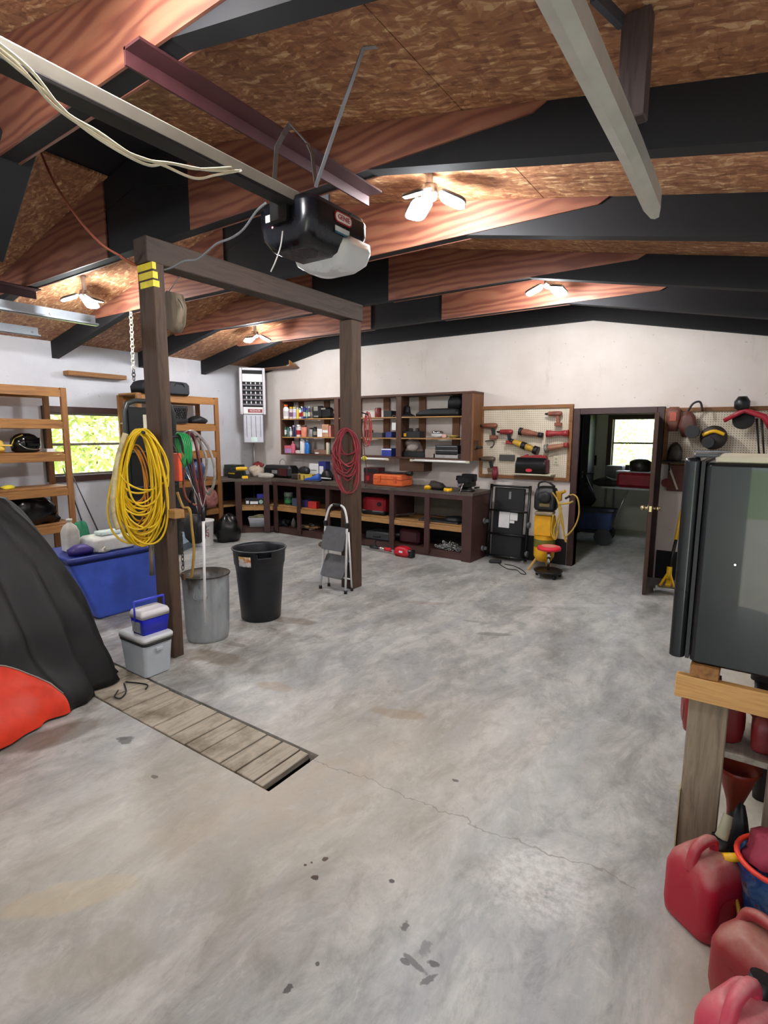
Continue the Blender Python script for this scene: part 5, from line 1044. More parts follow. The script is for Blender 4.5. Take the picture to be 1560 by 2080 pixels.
brow([(575, 586.5, 822, WHITE, ORANGE, 0, mat('#c9c4c4', .5), 'white jug with orange cap, top cabinet shelf far left'), (588, 594.5, 827, mat('#d8c9c6', .4), YEL, 1, mat('#7a4a6a', .5), 'purple-labelled can with yellow cap on top shelf'),
      (595, 602, 827, mat('#d6d2e2', .4), mat('#d9cf8a', .4), 1, LAV, 'lavender can with pale yellow cap on top shelf'), (602.5, 607, 828, mat('#d8c83a', .4), WHITE, 1, None, 'slim yellow can on top shelf'), (607.5, 611.5, 829, WHITE, mat('#a8c8d8', .4), 1, RED, 'white and red can with pale blue cap on top shelf'),
      (612, 615.5, 825, mat('#5a7ab5', .4), WHITE, 2, RED, 'blue spray bottle with white trigger on top shelf'), (616, 620.5, 826, NAVY, NAVY, 1, mat('#c9b98e', .5), 'navy can on top shelf'), (621, 625.5, 829, TEAL, BLUE, 2, mat('#9ac0b5', .5), 'teal spray bottle on top shelf'), (626, 630, 826, mat('#3a3f55', .4), mat('#a8c0d8', .4), 1, CREAM, 'dark blue can with silver cap on top shelf')], SZ[0], CF+.10)
brow([(574, 582, 862, mat('#1f5a3a', .4), GREEN, 0, mat('#d8d8d0', .5), 'green bottle with bright green cap, second shelf far left'), (583, 588, 868, mat('#4a6a62', .4), TEAL, 1, None, 'dull teal can beside green bottle'), (588.5, 593.5, 867, mat('#a9a6bb', .4), WHITE, 2, WHITE, 'pale grey spray bottle on second shelf'), (594, 598, 864, mat('#2c2a44', .4), LAV, 1, None, 'dark purple can on second shelf, left one'), (598.5, 602, 864, mat('#3a3560', .4), mat('#6a5a8a', .4), 1, None, 'purple can with violet cap on second shelf, right one'),
      (602.5, 611.5, 863, mat('#d6cfcc', .4), WHITE, 1, RED, 'white and red can with rounded cap on second shelf'), (612.5, 623.5, 864, mat('#d98a72', .4), mat('#5a3a30', .5), 1, None, 'salmon orange canister on second shelf'), (628, 636, 869, mat('#8f9092', .3, .3), BLACK, 1, None, 'grey metallic jar on second shelf'), (636.5, 644, 867, BLACK, BLACK, 1, mat('#8a8578', .5), 'black jar with pale label on second shelf')], SZ[1], CF+.10)
brow([(591.5, 599.5, 896, PINK, mat('#e2a0aa', .4), 0, None, 'pink bottle on bottom cabinet shelf'), (610, 619.5, 890, WHITE, WHITE, 1, None, 'tall white bottle on bottom cabinet shelf'), (620, 629, 893, mat('#2a78c9', .35), mat('#9ac8e2', .4), 0, None, 'tall bright blue bottle on bottom cabinet shelf')], SZ[2], CF+.10)
def sbox(n_, bb, z, mt, label, cat='box', Y=CF+.06, dp=.14, parts=(), ch=.004): return crate_box(n_, bb, Y, dp, z, mt, label, cat, parts, None, ch)
sbox('black_lamp', (632, 824, 650, 849), SZ[0], BLACKM, 'black flashlight box with slanted grey top on top shelf', ch=.03, parts=(('grey_tag', (.3, .8, .1, .22), GREY), ('slanted_top', (.3, .75, .6, .95), mat('#8d8a80', .5))))
sbox('black_lantern', (651, 827, 668, 849), SZ[0], BLACK, 'black lantern box on top shelf near divider', ch=.03, parts=(('grey_strip', (.1, .6, .8, .95), mat('#8d8a80', .5)),))
x = PY(688, 850, CF+.1).x; can('mustard_can', x, CF+.1, SZ[0], .03, .13, mat('#a58a2a', .4), 'mustard yellow can right of first divider')
sbox('white_box', (644, 871, 654, 888), SZ[1], WHITE, 'small white box on second shelf near divider'); sbox('cardboard_box', (654, 862, 667, 888), SZ[1], mat('#b98a6a', .6), 'salmon cardboard box on second shelf', parts=(('white_label', (.1, .9, .35, .55), WHITE),)); sbox('red_white_carton', (668, 865, 671.5, 888), SZ[1], mat('#d88a80', .5), 'narrow red and white carton by first divider')
sbox('lilac_box', (577, 905, 591, 921), SZ[2], mat('#b08ab5', .5), 'lilac soap box on bottom cabinet shelf', parts=(('pink_band', (0, 1, .6, 1), PINK),)); sbox('paper_stack', (638, 914, 662, 923), SZ[2], mat('#7a5a4a', .6), 'low stack of brown papers on bottom cabinet shelf', parts=(('white_slip', (.1, .4, .1, .4), WHITE),)); sbox('soap_bar', (600, 915, 609, 922), SZ[2], mat('#cfc4c0', .5), 'pale soap bars beside pink bottle')
x = PY(667, 920, CF+.1).x; can('white_cup', x, CF+.1, SZ[2], .035, .20, CREAM, 'cream coloured cup left of far post')
x = PY(768, 848, CF+.1).x; can('red_can', x, CF+.1, SZ[0], .05, .145, mat('#7a2420', .45), 'dark red can on top shelf of middle section'); sbox('black_tin', (779, 834, 795, 848), SZ[0], BLACKM, 'black tin on top shelf of middle section')
sbox('blue_carton_small', (783, 877, 795, 889), SZ[1], mat('#2c3a86', .5), 'blue carton on second shelf by second divider'); sbox('dark_tray', (752, 879, 776, 889), SZ[1], mat('#4a4a4e', .5), 'low grey tray on second shelf middle section'); sbox('dark_jar_box', (740, 873, 748, 889), SZ[1], BLACKM, 'small black box on second shelf right of far post')
T, w2, h = sbox('blue_basket', (775, 911, 795, 928), SZ[2], mat('#2c3f9a', .5), 'blue plastic basket on bottom shelf middle section', dp=.2, parts=(('white_rim', (0, 1, .8, .95), WHITE),)); 
q = MB(); x = PY(827, 848, CF+.14).x; q.M = Matrix.Translation((x, CF+.14, SZ[0])); q.lathe([(.13, 0), (.13, .015), (.06, .05), (.05, .09), (.045, .15), (.02, .165)], 16); OB('funnel_hat', q, BLACKM, label='black funnel standing on top shelf right section', cat='funnel')
q = MB(); x0, x1, _, z1 = bbY(848, 829, 936, 848, CF+.1); q.M = Matrix.Translation(((x0+x1)/2, CF+.14, SZ[0])); q.rloft([(0, (x1-x0)/2, .11), (.04, (x1-x0)/2, .12), (.09, (x1-x0)/2*.85, .10, .04, 0), (.11, (x1-x0)/2*.5, .06, .05, 0)], .04); OB('black_gear_bag', q, mat('#101114', .6, 0, .3, 9, .2), label='long flat black bag on top shelf right section', cat='bag')
q = MB(); x0, x1, _, z1 = bbY(910, 803, 936, 829, CF+.16); q.M = Matrix.Translation(((x0+x1)/2, CF+.2, SZ[0]+.11)); q.rloft([(0, .11, .05), (.10, .11, .05), (.17, .08, .04)], .03); OB('dark_pouch_bag', q, mat('#17181d', .6), label='dark pouch standing on the flat black bag', cat='pouch')
T, w2, h = sbox('tool_tray', (808, 876, 852, 889), SZ[1], BLACKM, 'black and yellow tools heaped on second shelf right section', 'tools', parts=(('yellow_patch', (.05, .18, .2, .8), YEL), ('yellow_patch', (.28, .4, .2, .7), YEL)))
for fx in (.5, .8): OB('upright_tool', MB().box((-w2+2*w2*fx, 0, h+.02), (.05, .05, .05), .008), BLACK, T)
T = TH('white_bowl', 'white bowl with chrome lid on second shelf', 'bowl', (PY(888, 888, CF+.12).x, CF+.13, SZ[1])); OB('bowl', MB().lathe([(.06, 0), (.09, .03), (.09, .06)], 18), mat('#c9c9c9', .4), T); OB('lid', MB().lathe([(.085, .06), (.085, .09), (.07, .10)], 18), CHROME, T)
T = TH('yellow_bowl', 'pale yellow bowl on second shelf right end', 'bowl', (PY(921, 890, CF+.12).x, CF+.12, SZ[1])); OB('bowl', MB().lathe([(.04, 0), (.085, .035), (.09, .04), (.08, .035), (.035, .01)], 18), mat('#c9bd6a', .5), T)
q = MB(); x = PY(903, 888, CF+.1).x; q.blob((x, CF+.1, SZ[1]), (.08, .07, .06), 91, .3); OB('pink_sponge', q, mat('#d0a8a0', .6), label='pale pink sponge between the two bowls', cat='sponge')
T, w2, h = sbox('black_tray', (808, 918, 862, 929), SZ[2], BLACK, 'black tray on bottom shelf holding cloth', 'tray', dp=.22); x = T.location.x; q = MB(); q.blob((x-.03, CF+.17, SZ[2]+h), (.30, .18, .16), 92, .4); OB('grey_cloth', q, mat('#9a8f88', .7, 0, .3, 12), label='grey and beige cloth heaped in black tray', cat='cloth')
sbox('book_stack', (863, 912, 884, 929), SZ[2], mat('#9b8f84', .6), 'small stack of pale booklets right of black tray', dp=.16); T, w2, h = sbox('black_socket_case', (884, 905, 930, 922), SZ[2]+.045, BLACK, 'black socket case stacked on pale box', 'case', dp=.2, parts=(('silver_line', (.05, .95, .85, .95), GREY), ('seam', (.0, 1, .42, .5), GREY)))
sbox('flat_pale_box', (880, 922, 930, 930), SZ[2], mat('#a9a5a2', .5), 'flat pale box under the black socket case', dp=.21)
# tag and latch on the cabinet
x = PY(800, 860, CF-.01).x; T = TH('hanging_tag', 'white tag with string on the second divider', 'tag', (x, CF-.008, 1.75)); OB('tag', MB().bx(-.035, .035, -.004, .004, 0, .11, .003), WHITE, T); q = MB(); q.tube(crom([V((0, 0, .11)), V((-.04, 0, .18)), V((0, 0, .22)), V((.04, 0, .18)), V((0, 0, .11))], 4), .003, 5); OB('string', q, STEEL, T)
T = TH('side_bracket', 'rusty bracket on right side of cabinet', 'bracket', (CX1+.002, CF+.05, 1.55)); OB('plate', MB().box((.012, .03, 0), (.022, .10, .12), .004), mat('#4a2c1a', .6), T); OB('peg', MB().cyl((.02, .0, -.04), (.11, -.0, -.03), .016), BLACKM, T)

# ================================================================== heater in the corner
HC = V((-7.46, 6.63, 0)); d = V((.77, -.64, 0)).normalized(); ang = math.atan2(d.y, d.x)+math.pi/2
T = TH('wall_heater', 'white gas wall heater with louvres hung in back corner', 'heater', (HC.x, HC.y, 1.53), ang)
HW = mat('#d2cdd2', .4, 0, .06); hw = .195; H1 = 1.27
OB('lower_cabinet', MB().bx(-hw*.86, hw*.86, -.12, .12, 0, .50, .012), mat('#c9c9d2', .4, 0, .06), T)
for i in range(4): OB('groove', MB().bx(-hw*.60+i*hw*.40-.004, -hw*.60+i*hw*.40+.004, -.1225, -.1205, .10, .47), mat('#55565e', .6), T)
OB('rating_label', MB().bx(-.05, .06, -.1235, -.1205, .02, .10), mat('#d9ebe6', .5), T)
OB('core', MB().bx(-hw+.02, hw-.02, -.10, .12, .50, H1, .004), mat('#0b0b0c', .7), T)
for s in (-1, 1): OB('frame_side', MB().bx(s*hw-.024, s*hw+.024, -.15, .12, .49, H1+.02, .01), HW, T)
OB('frame_top', MB().bx(-hw+.025, hw-.025, -.15, .12, H1-.025, H1+.02, .008), HW, T); OB('upper_plate', MB().bx(-hw+.026, hw-.026, -.145, -.10, H1-.22, H1-.085, .006), WHITE, T)
pl = OB('name_panel', MB().bx(-hw+.026, hw-.026, -.146, -.10, .50, .62, .006), WHITE, T)
OB('name_border', MB().bx(-.09, .155, -.149, -.1465, .525, .585), mat('#8a1f2c', .5), pl)
TXT('REZNOR', .046, mat('#f0e6e6', .5), pl, (.032, -.1505, .555), (math.radians(90), 0, 0))
for i in range(5):
    z = .665+i*.083; OB('louvre', MB().at((0, -.125, z), math.radians(25)).box((0, 0, 0), (2*hw-.06, .05, .012), .003), mat('#8f8a90', .45), T)
    for k in range(4): OB('fin', MB().box((-hw+.09+k*.078, -.108, z+.036), (.018, .014, .04), .004), WHITE, T)
q = MB(); q.cyl((0, .05, -.62+.02), (0, .05, 0), .012); OB('gas_pipe', q, mat('#9b958e', .5, .3), T)

# small plywood corner shelf near the ceiling by the heater
zc = PY(590, 745, 6.8).z
T = TH('corner_shelf', 'small plywood shelf high in the back left corner', 'shelf', (-7.3, 6.8, zc)); OB('board', MB().bx(-.62, .62, -.02, .20, 0, .02, .002), mat('#7a5640', .6), T); OB('bracket', MB().yz([(.0, .021), (.19, .021), (.0, .11)], .58, .60), PINE, T)
# ================================================================== pegboards and their tools
PEG = mat_peg()
def pegboard(x0, x1, z0, z1, label, fr=.045):
    T = TH('pegboard', label, 'pegboard', ((x0+x1)/2, YB-.02, z0), 0, 'pegboards on the back wall'); O = V((-(x0+x1)/2, -(YB-.02), -z0))
    def pp(nm, q, mt): o = OB(nm, q, mt, T); o.location = O
    pp('board', MB().bx(x0+fr*.5, x1-fr*.5, YB-.022, YB-.014, z0+fr*.5, z1-fr*.5), PEG)
    FRW = wood('#6d4423', '#916236', 'x', 1, .6, 'peg_frame')
    for nm, b in (('frame_top', (x0, x1, z1-fr, z1)), ('frame_bottom', (x0, x1, z0, z0+fr)), ('frame_side', (x0, x0+fr, z0+fr+.0005, z1-fr-.0005)), ('frame_side', (x1-fr, x1, z0+fr+.0005, z1-fr-.0005))): pp(nm, MB().bx(b[0], b[1], YB-.045, YB-.0005, b[2], b[3], .003), FRW)
pegboard(-3.245, -1.985, 1.10, 2.075, 'framed pegboard of power tools left of doorway')
pegboard(-.945, .78, 1.36, 2.0, 'framed pegboard right of doorway behind fridge')
PYB = YB-.09
RB = mat('#7d4a38', .5, 0, .25); RBR = mat('#8f2a2c', .45, 0, .25)
def hung_drill(bb, mt, label, mt2=None, s=None):
    x0, x1, z0, z1 = bbY(*bb, PYB); s = s or (z1-z0)/.205; return drill('hanging_drill', ((x0+x1)/2+.02, PYB, z0), 0, s, mt, label, False, 'power tools on the pegboard', mt2=mt2)
hung_drill((977, 859, 1009, 892), RB, 'brown red impact driver at upper left of pegboard'); hung_drill((1015, 872, 1036, 902), RBR, 'small red and black drill left of yellow saw'); hung_drill((1111, 835, 1137, 866), RB, 'brown red drill at top right of pegboard', RB); hung_drill((973, 927, 1005, 957), mat('#5a4a3a', .5), 'olive brown drill at lower left of pegboard')
def long_tool(name, a, b, r, mt, label, cat, parts=()):
    pa, pb = PY(a[0], a[1], PYB), PY(b[0], b[1], PYB); T = TH(name, label, cat, tuple(pa), 0, 'power tools on the pegboard'); L = pb-pa; n = len(r)
    q = MB(); pts = [L*(i/(n-1)) for i in range(n)]; q.tube(crom(pts, 1), r[:n], 10); OB('body', q, mt, T)
    for nm, f0, f1, rr, m_ in parts: OB(nm, MB().cyl(L*f0, L*f1, rr), m_, T)
    return T, L
long_tool('angle_grinder', (1055, 876), (1100, 884), [.03, .045, .045, .036, .03, .032], RB, 'brown angle grinder at top middle of pegboard', 'grinder', (('guard', .0, .12, .052, BLACK), ('tail', .86, 1.05, .034, BLACKM)))
long_tool('angle_grinder', (1108, 911), (1152, 904), [.03, .04, .038, .032, .03, .032], mat('#9a6a52', .5), 'tan angle grinder at right of pegboard above outlet', 'grinder', (('guard', -.02, .12, .055, mat('#6a6a62', .5)), ('tail', .86, 1.05, .033, RBR)))
T, L = long_tool('reciprocating_saw', (1040, 896), (1092, 916), [.025, .04, .045, .042, .036, .048], mat('#b8902a', .5, 0, .3), 'yellow and black reciprocating saw hung aslant on pegboard', 'saw', (('black_sleeve', .38, .55, .048, BLACK), ('nose', -.08, .05, .03, BLACK), ('battery', .85, 1.02, .055, BLACK)))
OB('blade', MB().beam((0, 0, 0), -L*.35, .004, .015), STEEL, T)
long_tool('work_light', (1111, 881), (1154, 880), [.04, .045, .032, .03, .03, .042, .04], RBR, 'red flashlight bar at right of pegboard', 'flashlight', (('lens_ring', -.02, .03, .046, RED), ('end_ring', .97, 1.02, .043, RED)))
x0, x1, z0, z1 = bbY(1014, 924, 1045, 935, PYB+.03); OB('flat_file', MB().bx(x0, x1, PYB+.03, PYB+.05, z0, z1, .003), mat('#4a4a46', .5, .3), label='flat grey sanding file on pegboard', cat='file')
T = TH('tool_bag', 'black tool bag with red emblem on pegboard shelf', 'bag', (PY(1078, 962, 6.88).x, 6.90, PY(1078, 962, 6.88).z)); x0, x1, z0, z1 = bbY(1046, 932, 1110, 962, 6.88); w2 = (x1-x0)/2
OB('body', MB().rloft([(0, w2, .07), (.12, w2, .07), (z1-z0, w2*.92, .055)], .03), BLACK, T); OB('red_side', MB().box((w2*.92, .01, .10), (.05, .13, .17), .01), mat('#4d1420', .5), T)
OB('emblem', MB().at((-.01, -.0705, .045), math.radians(90)).lathe([(.045, 0), (.043, .004)], 16, sy=.5), mat('#c9303c', .4), T); OB('pliers', MB().beam((-.16, 0, .2), (-.05, 0, .24), .02, .025).beam((-.10, 0, .21), (.12, 0, .225), .03, .04), RBR, T); OB('red_pouch', MB().box((.12, .0, .215), (.16, .07, .05), .012), RBR, T)
x0, x1, z0, z1 = bbY(1041, 962, 1121, 967, 6.86); OB('peg_shelf', MB().bx(x0, x1, 6.82, YB-.0225, T.location.z-.016, T.location.z-.001, .002), CREAM, label='pale shelf bracket under the tool bag', cat='shelf')
x0, x1, z0, z1 = bbY(1125, 927, 1135, 944, YB-.02); T = TH('wall_outlet', 'cream electrical outlet at lower right of pegboard', 'outlet', ((x0+x1)/2, YB-.024, z0)); OB('plate', MB().bx(-.035, .035, -.008, 0, 0, .115, .003), CREAM, T); 
for z in (.03, .075): OB('socket', MB().bx(-.015, .015, -.010, -.0082, z-.013, z+.013), mat('#a9a28c', .5), T)
x0, x1, z0, z1 = bbY(1000, 948, 1011, 974, PYB); q = MB(); q.M = Matrix.Translation(((x0+x1)/2, PYB-.0, z0)); q.rloft([(0, .03, .03), (.08, .04, .035), (z1-z0, .03, .025)], .02); OB('red_tool', q, mat('#6d1a28', .4), label='dark red tool hanging at bottom left of pegboard', cat='tool')
q = MB(); q.tube(crom([PY(986, 896, YB-.03), PY(995, 895, YB-.06), PY(1003, 896, YB-.06), PY(1002, 905, YB-.05), PY(996, 909, YB-.03)], 4), .006, 6); OB('wire_hook', q, BLACKM, label='bent wire hook on pegboard under left driver', cat='hook')
# pegboard right of the door
T = TH('circular_saw', 'black and yellow circular saw hung above fridge', 'saw', tuple(PY(1447, 915, 6.86)), 0); sc = (PY(1475, 900, 6.86).x-PY(1420, 900, 6.86).x)
OB('blade_guard', MB().at((0, 0, sc*.55), math.radians(90)).lathe([(.02, -.03), (sc*.5, -.03), (sc*.52, 0), (sc*.5, .03), (.02, .03)], 24), mat('#2b2620', .5), T); OB('motor', MB().cyl((-.04, -.03, sc*.35), (-.04, -.14, sc*.35), .06), BLACK, T); OB('handle', MB().tube(crom([V((-.10, -.05, sc*.65)), V((0, -.06, sc*.82)), V((.10, -.05, sc*.68))], 5), .02, 8), YEL, T); OB('shoe', MB().bx(-.16, .17, -.05, .05, -.02, -.0, .003), STEEL, T)
T = TH('router_tool', 'brown and black sander with mask hung on right pegboard', 'sander', tuple(PY(1395, 888, 6.88))); 
OB('body', MB().rloft([(0, .05, .05), (.12, .09, .06), (.22, .07, .05), (.28, .03, .03)], .04), mat('#5a3028', .5), T); OB('black_motor', MB().cyl((.06, -.05, .06), (.06, -.14, .06), .07), BLACK, T); OB('strap', MB().tube(crom([V((-.02, 0, .25)), V((.03, 0, .36)), V((.10, 0, .38)), V((.13, 0, .28))], 5), .012, 6), BLACKM, T)
T = TH('dust_mask', 'brown respirator mask at left of right pegboard', 'mask', tuple(PY(1366, 876, 6.92))); OB('cup', MB().rloft([(0, .05, .03), (.08, .07, .05), (.20, .075, .05), (.27, .05, .03)], .04), mat('#6e4336', .5), T); OB('window', MB().box((.0, -.052, .16), (.07, .01, .10), .004), mat('#b5563f', .5), T)
T = TH('red_arm_tool', 'red bent arm of a tool hung on right pegboard', 'tool', tuple(PY(1470, 855, 6.82)), 0); p0 = T.location.copy()
pts = [PY(1470, 855, 6.82), PY(1512, 833, 6.82), PY(1552, 846, 6.82), PY(1575, 885, 6.82)]
OB('arm', MB().tube([V(p)-p0 for p in pts], [.022, .03, .032, .03], 10), mat('#9c2030', .4), T); OB('black_head', MB().lathe([(.03, 0), (.07, .03), (.072, .10), (.04, .15)], 16, tuple(PY(1506, 835, 6.84)-p0)), BLACK, T)
OB('disc', MB().at(PY(1510, 853, 6.86)-p0, math.radians(70)).lathe([(.10, -.01), (.10, .01)], 20), BLACK, T)
for k, px_ in enumerate((1537, 1547)): OB('long_rod', MB().cyl(PY(px_, 850, 6.9), PY(px_+5, 925, 6.9), .012, .008), BLACKM, label=['black rod hanging on right pegboard, left one', 'black rod hanging on right pegboard, right one'][k], cat='rod')
T = TH('small_shelf', 'small dark shelf beside open door', 'shelf', (PY(1370, 937, 6.9).x, 6.93, PY(1370, 937, 6.85).z)); OB('board', MB().bx(-.12, .30, -.11, .09, -.02, 0, .003), mat('#1c1614', .6), T); OB('bracket', MB().beam((-.05, .08, -.14), (-.05, -.06, -.025), .012, .02), BLACKM, T)
zs = T.location.z; xs_ = T.location.x
q = MB(); q.blob((xs_, 6.92, zs), (.16, .12, .20), 95, .25); OB('grinder_jig', q, mat('#4a4640', .5, .3), label='grey metal jig on small dark shelf', cat='jig')
T = TH('frame_box', 'brown wooden frame hung under small shelf', 'frame', (PY(1366, 968, 6.97).x, 6.99, PY(1366, 985, 6.97).z)); OB('board', MB().box((0.04, .0, .08), (.18, .03, .30), .004), mat('#5b2f20', .6), T); OB('pale_edge', MB().beam((-.04, -.02, .2), (.06, -.02, -.05), .012, .02), CREAM, T); OB('red_ring', MB().at((-.06, -.03, .02), math.radians(90)).lathe([(.045, -.01), (.05, 0), (.045, .01)], 16), mat('#6d1a20', .5), T)

# ================================================================== against the back wall
T = TH('mechanic_creeper', 'folded black wheeled frame with papers leaning on wall', 'cart', (-2.72, 6.78, 0)); lean = -math.radians(5); W = .27; R0 = Matrix.Rotation(lean, 4, 'X')
for s in (-1, 1):
    OB('side_rail', MB().frame(R0).cyl((s*W, 0, .03), (s*W, 0, 1.03), .02), BLACK, T)
    for z in (.14, .52): OB('caster', MB().frame(R0).cyl((s*(W+.03), -.07, z), (s*(W+.055), -.07, z), .04).bx(s*W+s*.0, s*(W+.04), -.05, -.01, z-.02, z+.02), mat('#6b6d6e', .4, .3), T)
OB('panel', MB().frame(R0).bx(-W+.05, W-.06, -.01, .02, .05, .99, .01), mat('#121314', .5, 0, .3, 8, .1), T)
for z in (.06, .36, .68, 1.01): OB('cross_bar', MB().frame(R0).cyl((-W, -.03, z), (W, -.03, z), .014), BLACK, T)
for b in ((-.13, .02, .45, .68), (.025, .13, .56, .66), (.025, .09, .52, .555)): OB('paper', MB().frame(R0).bx(b[0], b[1], -.0135, -.0115, b[2], b[3]), WHITE, T)
OB('slot', MB().frame(R0).bx(-.01, .02, -.0135, -.0115, .84, .94), GREY, T)
# yellow compressor
T = TH('air_compressor', 'yellow upright air compressor with black motor', 'compressor', (-2.15, 6.62, 0), .15); CY = mat('#e2a915', .4, 0, .15)
OB('tank', MB().lathe([(.03, .10), (.09, .12), (.125, .18), (.128, .25), (.128, .62), (.12, .69), (.07, .74), (.03, .755)], 28), CY, T)
OB('front_panel', MB().box((-.01, -.115, .58), (.21, .04, .26), .012), CY, T); OB('label_band', MB().lathe([(.1295, .30), (.1295, .40)], 28, cap=(False, False)), mat('#6a6a24', .5), T); OB('grey_collar', MB().box((0, -.06, .735), (.22, .2, .04), .01), mat('#8a7a62', .5), T)
mo = OB('motor_shroud', MB().rloft([(.77, .12, .11), (.80, .135, .125), (.95, .135, .125), (1.03, .115, .105), (1.06, .08, .07)], .05, 5), BLACK, T); OB('fan_cover', MB().at((.0, -.126, .93), math.radians(90)).lathe([(.075, 0), (.07, .02), (.03, .025)], 20), BLACKM, mo); OB('name_plate', MB().bx(-.06, .06, -.1295, -.1265, .82, .86), mat('#7a6a3a', .5), mo)
OB('carry_handle', MB().tube(crom([V((-.10, -.02, 1.03)), V((-.09, -.02, 1.10)), V((.0, -.02, 1.12)), V((.10, -.02, 1.06))], 5), .012, 7), BLACK, T)
for a in (3.7, 5.4, 1.5): OB('leg', MB().beam((.09*math.cos(a), .09*math.sin(a), .16), (.20*math.cos(a), .20*math.sin(a), .0), .03, .02, .003), mat('#cfa35a', .5), T)
OB('regulator', MB().box((.15, -.05, .95), (.08, .06, .12), .01).cyl((.17, -.05, .98), (.23, -.10, 1.02), .018), mat('#b98a1e', .4), T)
q = MB()
for pts in (((1122, 1000), (1135, 1020), (1138, 1040), (1126, 1075), (1128, 1095), (1136, 1060), (1140, 1030)), ((1130, 1010), (1142, 1050), (1146, 1090), (1150, 1100), (1140, 1060), (1134, 1020)), ((1124, 1045), (1120, 1080), (1128, 1096), (1134, 1080))): q.tube(crom([PY(x, y, 6.45) for x, y in pts], 6), .009, 7)
q.tube(crom([PY(1150, 1010, 6.45), PY(1164, 1005, 6.5), PY(1174, 1015, 6.5), PY(1176, 1045, 6.52), PY(1166, 1072, 6.52), PY(1148, 1092, 6.5)], 6), .010, 7); q.tube(crom([PY(1135, 1024, 6.45), PY(1155, 1022, 6.42), PY(1164, 1018, 6.42)], 5), .012, 7)
T2 = TH('yellow_hose', 'yellow air hose draped over the compressor', 'hose', tuple(PY(1138, 1000, 6.45))); o = OB('hose', q, mat('#b3923a', .45, 0, .15), T2); o.location = -T2.location; OB('nozzle', MB().cyl(PY(1148, 1013, 6.45)-T2.location, PY(1158, 1007, 6.46)-T2.location, .014), BLACK, T2)
# red seat stool on a wheeled tray
T = TH('rolling_stool', 'red round seat stool on wheeled black tray', 'stool', (-1.985, 6.30, 0)); 
OB('seat', MB().lathe([(.10, .325), (.135, .335), (.14, .355), (.13, .375), (.11, .38)], 28), mat('#d42138', .35), T); OB('seat_pad', MB().lathe([(.09, .38), (.085, .383)], 24), mat('#d98a80', .5), T)
OB('post', MB().cyl((0, 0, .09), (0, 0, .325), .016).cyl((0, 0, .23), (0, 0, .30), .026), CHROME, T); OB('tray', MB().lathe([(.03, .085), (.15, .07), (.165, .09), (.17, .085), (.15, .055), (.03, .06)], 28), BLACK, T)
for k in range(5):
    a = 2*math.pi*k/5+.5; c = V((.14*math.cos(a), .14*math.sin(a), 0)); OB('caster', MB().cyl(c+V((-.012, 0, .026)), c+V((.012, 0, .026)), .026).cyl(c+V((0, 0, .03)), c+V((0, 0, .065)), .01), GREY if k % 2 else BLACKM, T)
p = PZ(1003, 1143); T = TH('foot_switch', 'black foot switch with cable on floor by folded frame', 'foot switch', (p.x, p.y, 0)); OB('pedal', MB().at((.02, .0, .0), 0, 0, .3).box((0, 0, .02), (.16, .07, .035), .008), BLACK, T)
q = MB(); q.tube(crom([V(PZ(x, y, .006))-V((p.x, p.y, 0)) for x, y in ((1012, 1144), (1030, 1155), (1050, 1158), (1058, 1165), (1068, 1166), (1062, 1159), (1045, 1150), (1025, 1146))], 6), .005, 6); OB('cable', q, BLACKM, T)
# string trimmer on the floor before the bench
a, b = PZ(815, 1122, .07), PZ(735, 1106, .05); a = V((-4.0, 6.22, .06)); b = V((-5.0, 6.33, .05)); T = TH('string_trimmer', 'red and black power head with shaft lying on floor by bench', 'trimmer', (a.x, a.y, 0)); L = b-a
OB('power_head', MB().at((0, 0, .07), 0, 0, math.atan2(L.y, L.x)).rloft([(-.07, .12, .06), (-.02, .14, .075), (.04, .12, .065), (.07, .07, .04)], .04, 5), mat('#c0182a', .35), T); OB('battery', MB().at((.13, -.02, .055), 0, 0, math.atan2(L.y, L.x)).box((0, 0, 0), (.10, .10, .11), .012), BLACK, T)
OB('white_mark', MB().at((.0, -.0745, .075), 0, 0, math.atan2(L.y, L.x)).bx(-.03, .03, -.004, .003, -.012, .012), WHITE, T)
OB('shaft', MB().cyl((0, 0, .06), (L.x, L.y, .045), .014), CHROME, T); OB('red_coupler', MB().cyl((L.x*.22, L.y*.22, .056), (L.x*.34, L.y*.34, .054), .028), mat('#c0182a', .35), T); OB('black_grip', MB().cyl((L.x*.45, L.y*.45, .052), (L.x*.62, L.y*.62, .05), .024), BLACK, T); OB('loop_handle', MB().tube(crom([V((L.x*.5, L.y*.5, .06)), V((L.x*.5, L.y*.5-.05, .14)), V((L.x*.55, L.y*.5+.05, .14)), V((L.x*.55, L.y*.5, .06))], 5), .009, 6), BLACK, T)
# floor jack
T = TH('floor_jack', 'yellow and steel floor jack standing right of open door', 'floor jack', (-.72, 6.45, 0))
for s in (-1, 1): OB('side_plate', MB().bx(s*.09-.012, s*.09+.012, -.14, .16, .03, .09, .004), STEEL, T); OB('wheel', MB().cyl((s*.10, -.11, .03), (s*.125, -.11, .03), .03), STEEL, T); OB('wheel', MB().cyl((s*.10, .13, .025), (s*.125, .13, .025), .025), STEEL, T)
OB('frame_bar', MB().bx(-.09, .09, -.15, -.125, .04, .075, .006), STEEL, T); OB('lift_arm', MB().beam((0, .02, .06), (0, .12, .12), .06, .04, .006), YEL, T); OB('yoke', MB().beam((-.07, -.05, .07), (-.012, .03, .20), .015, .02).beam((.07, -.05, .07), (.012, .03, .20), .015, .02).cyl((0, .03, .14), (.0, .05, .27), .028), mat('#e0b21c', .4), T)
OB('handle_lower', MB().cyl((0, .045, .25), (.03, .14, .56), .017), BLACK, T); OB('handle_grip', MB().cyl((.03, .14, .56), (.055, .22, .88), .02), mat('#d8a820', .4), T)

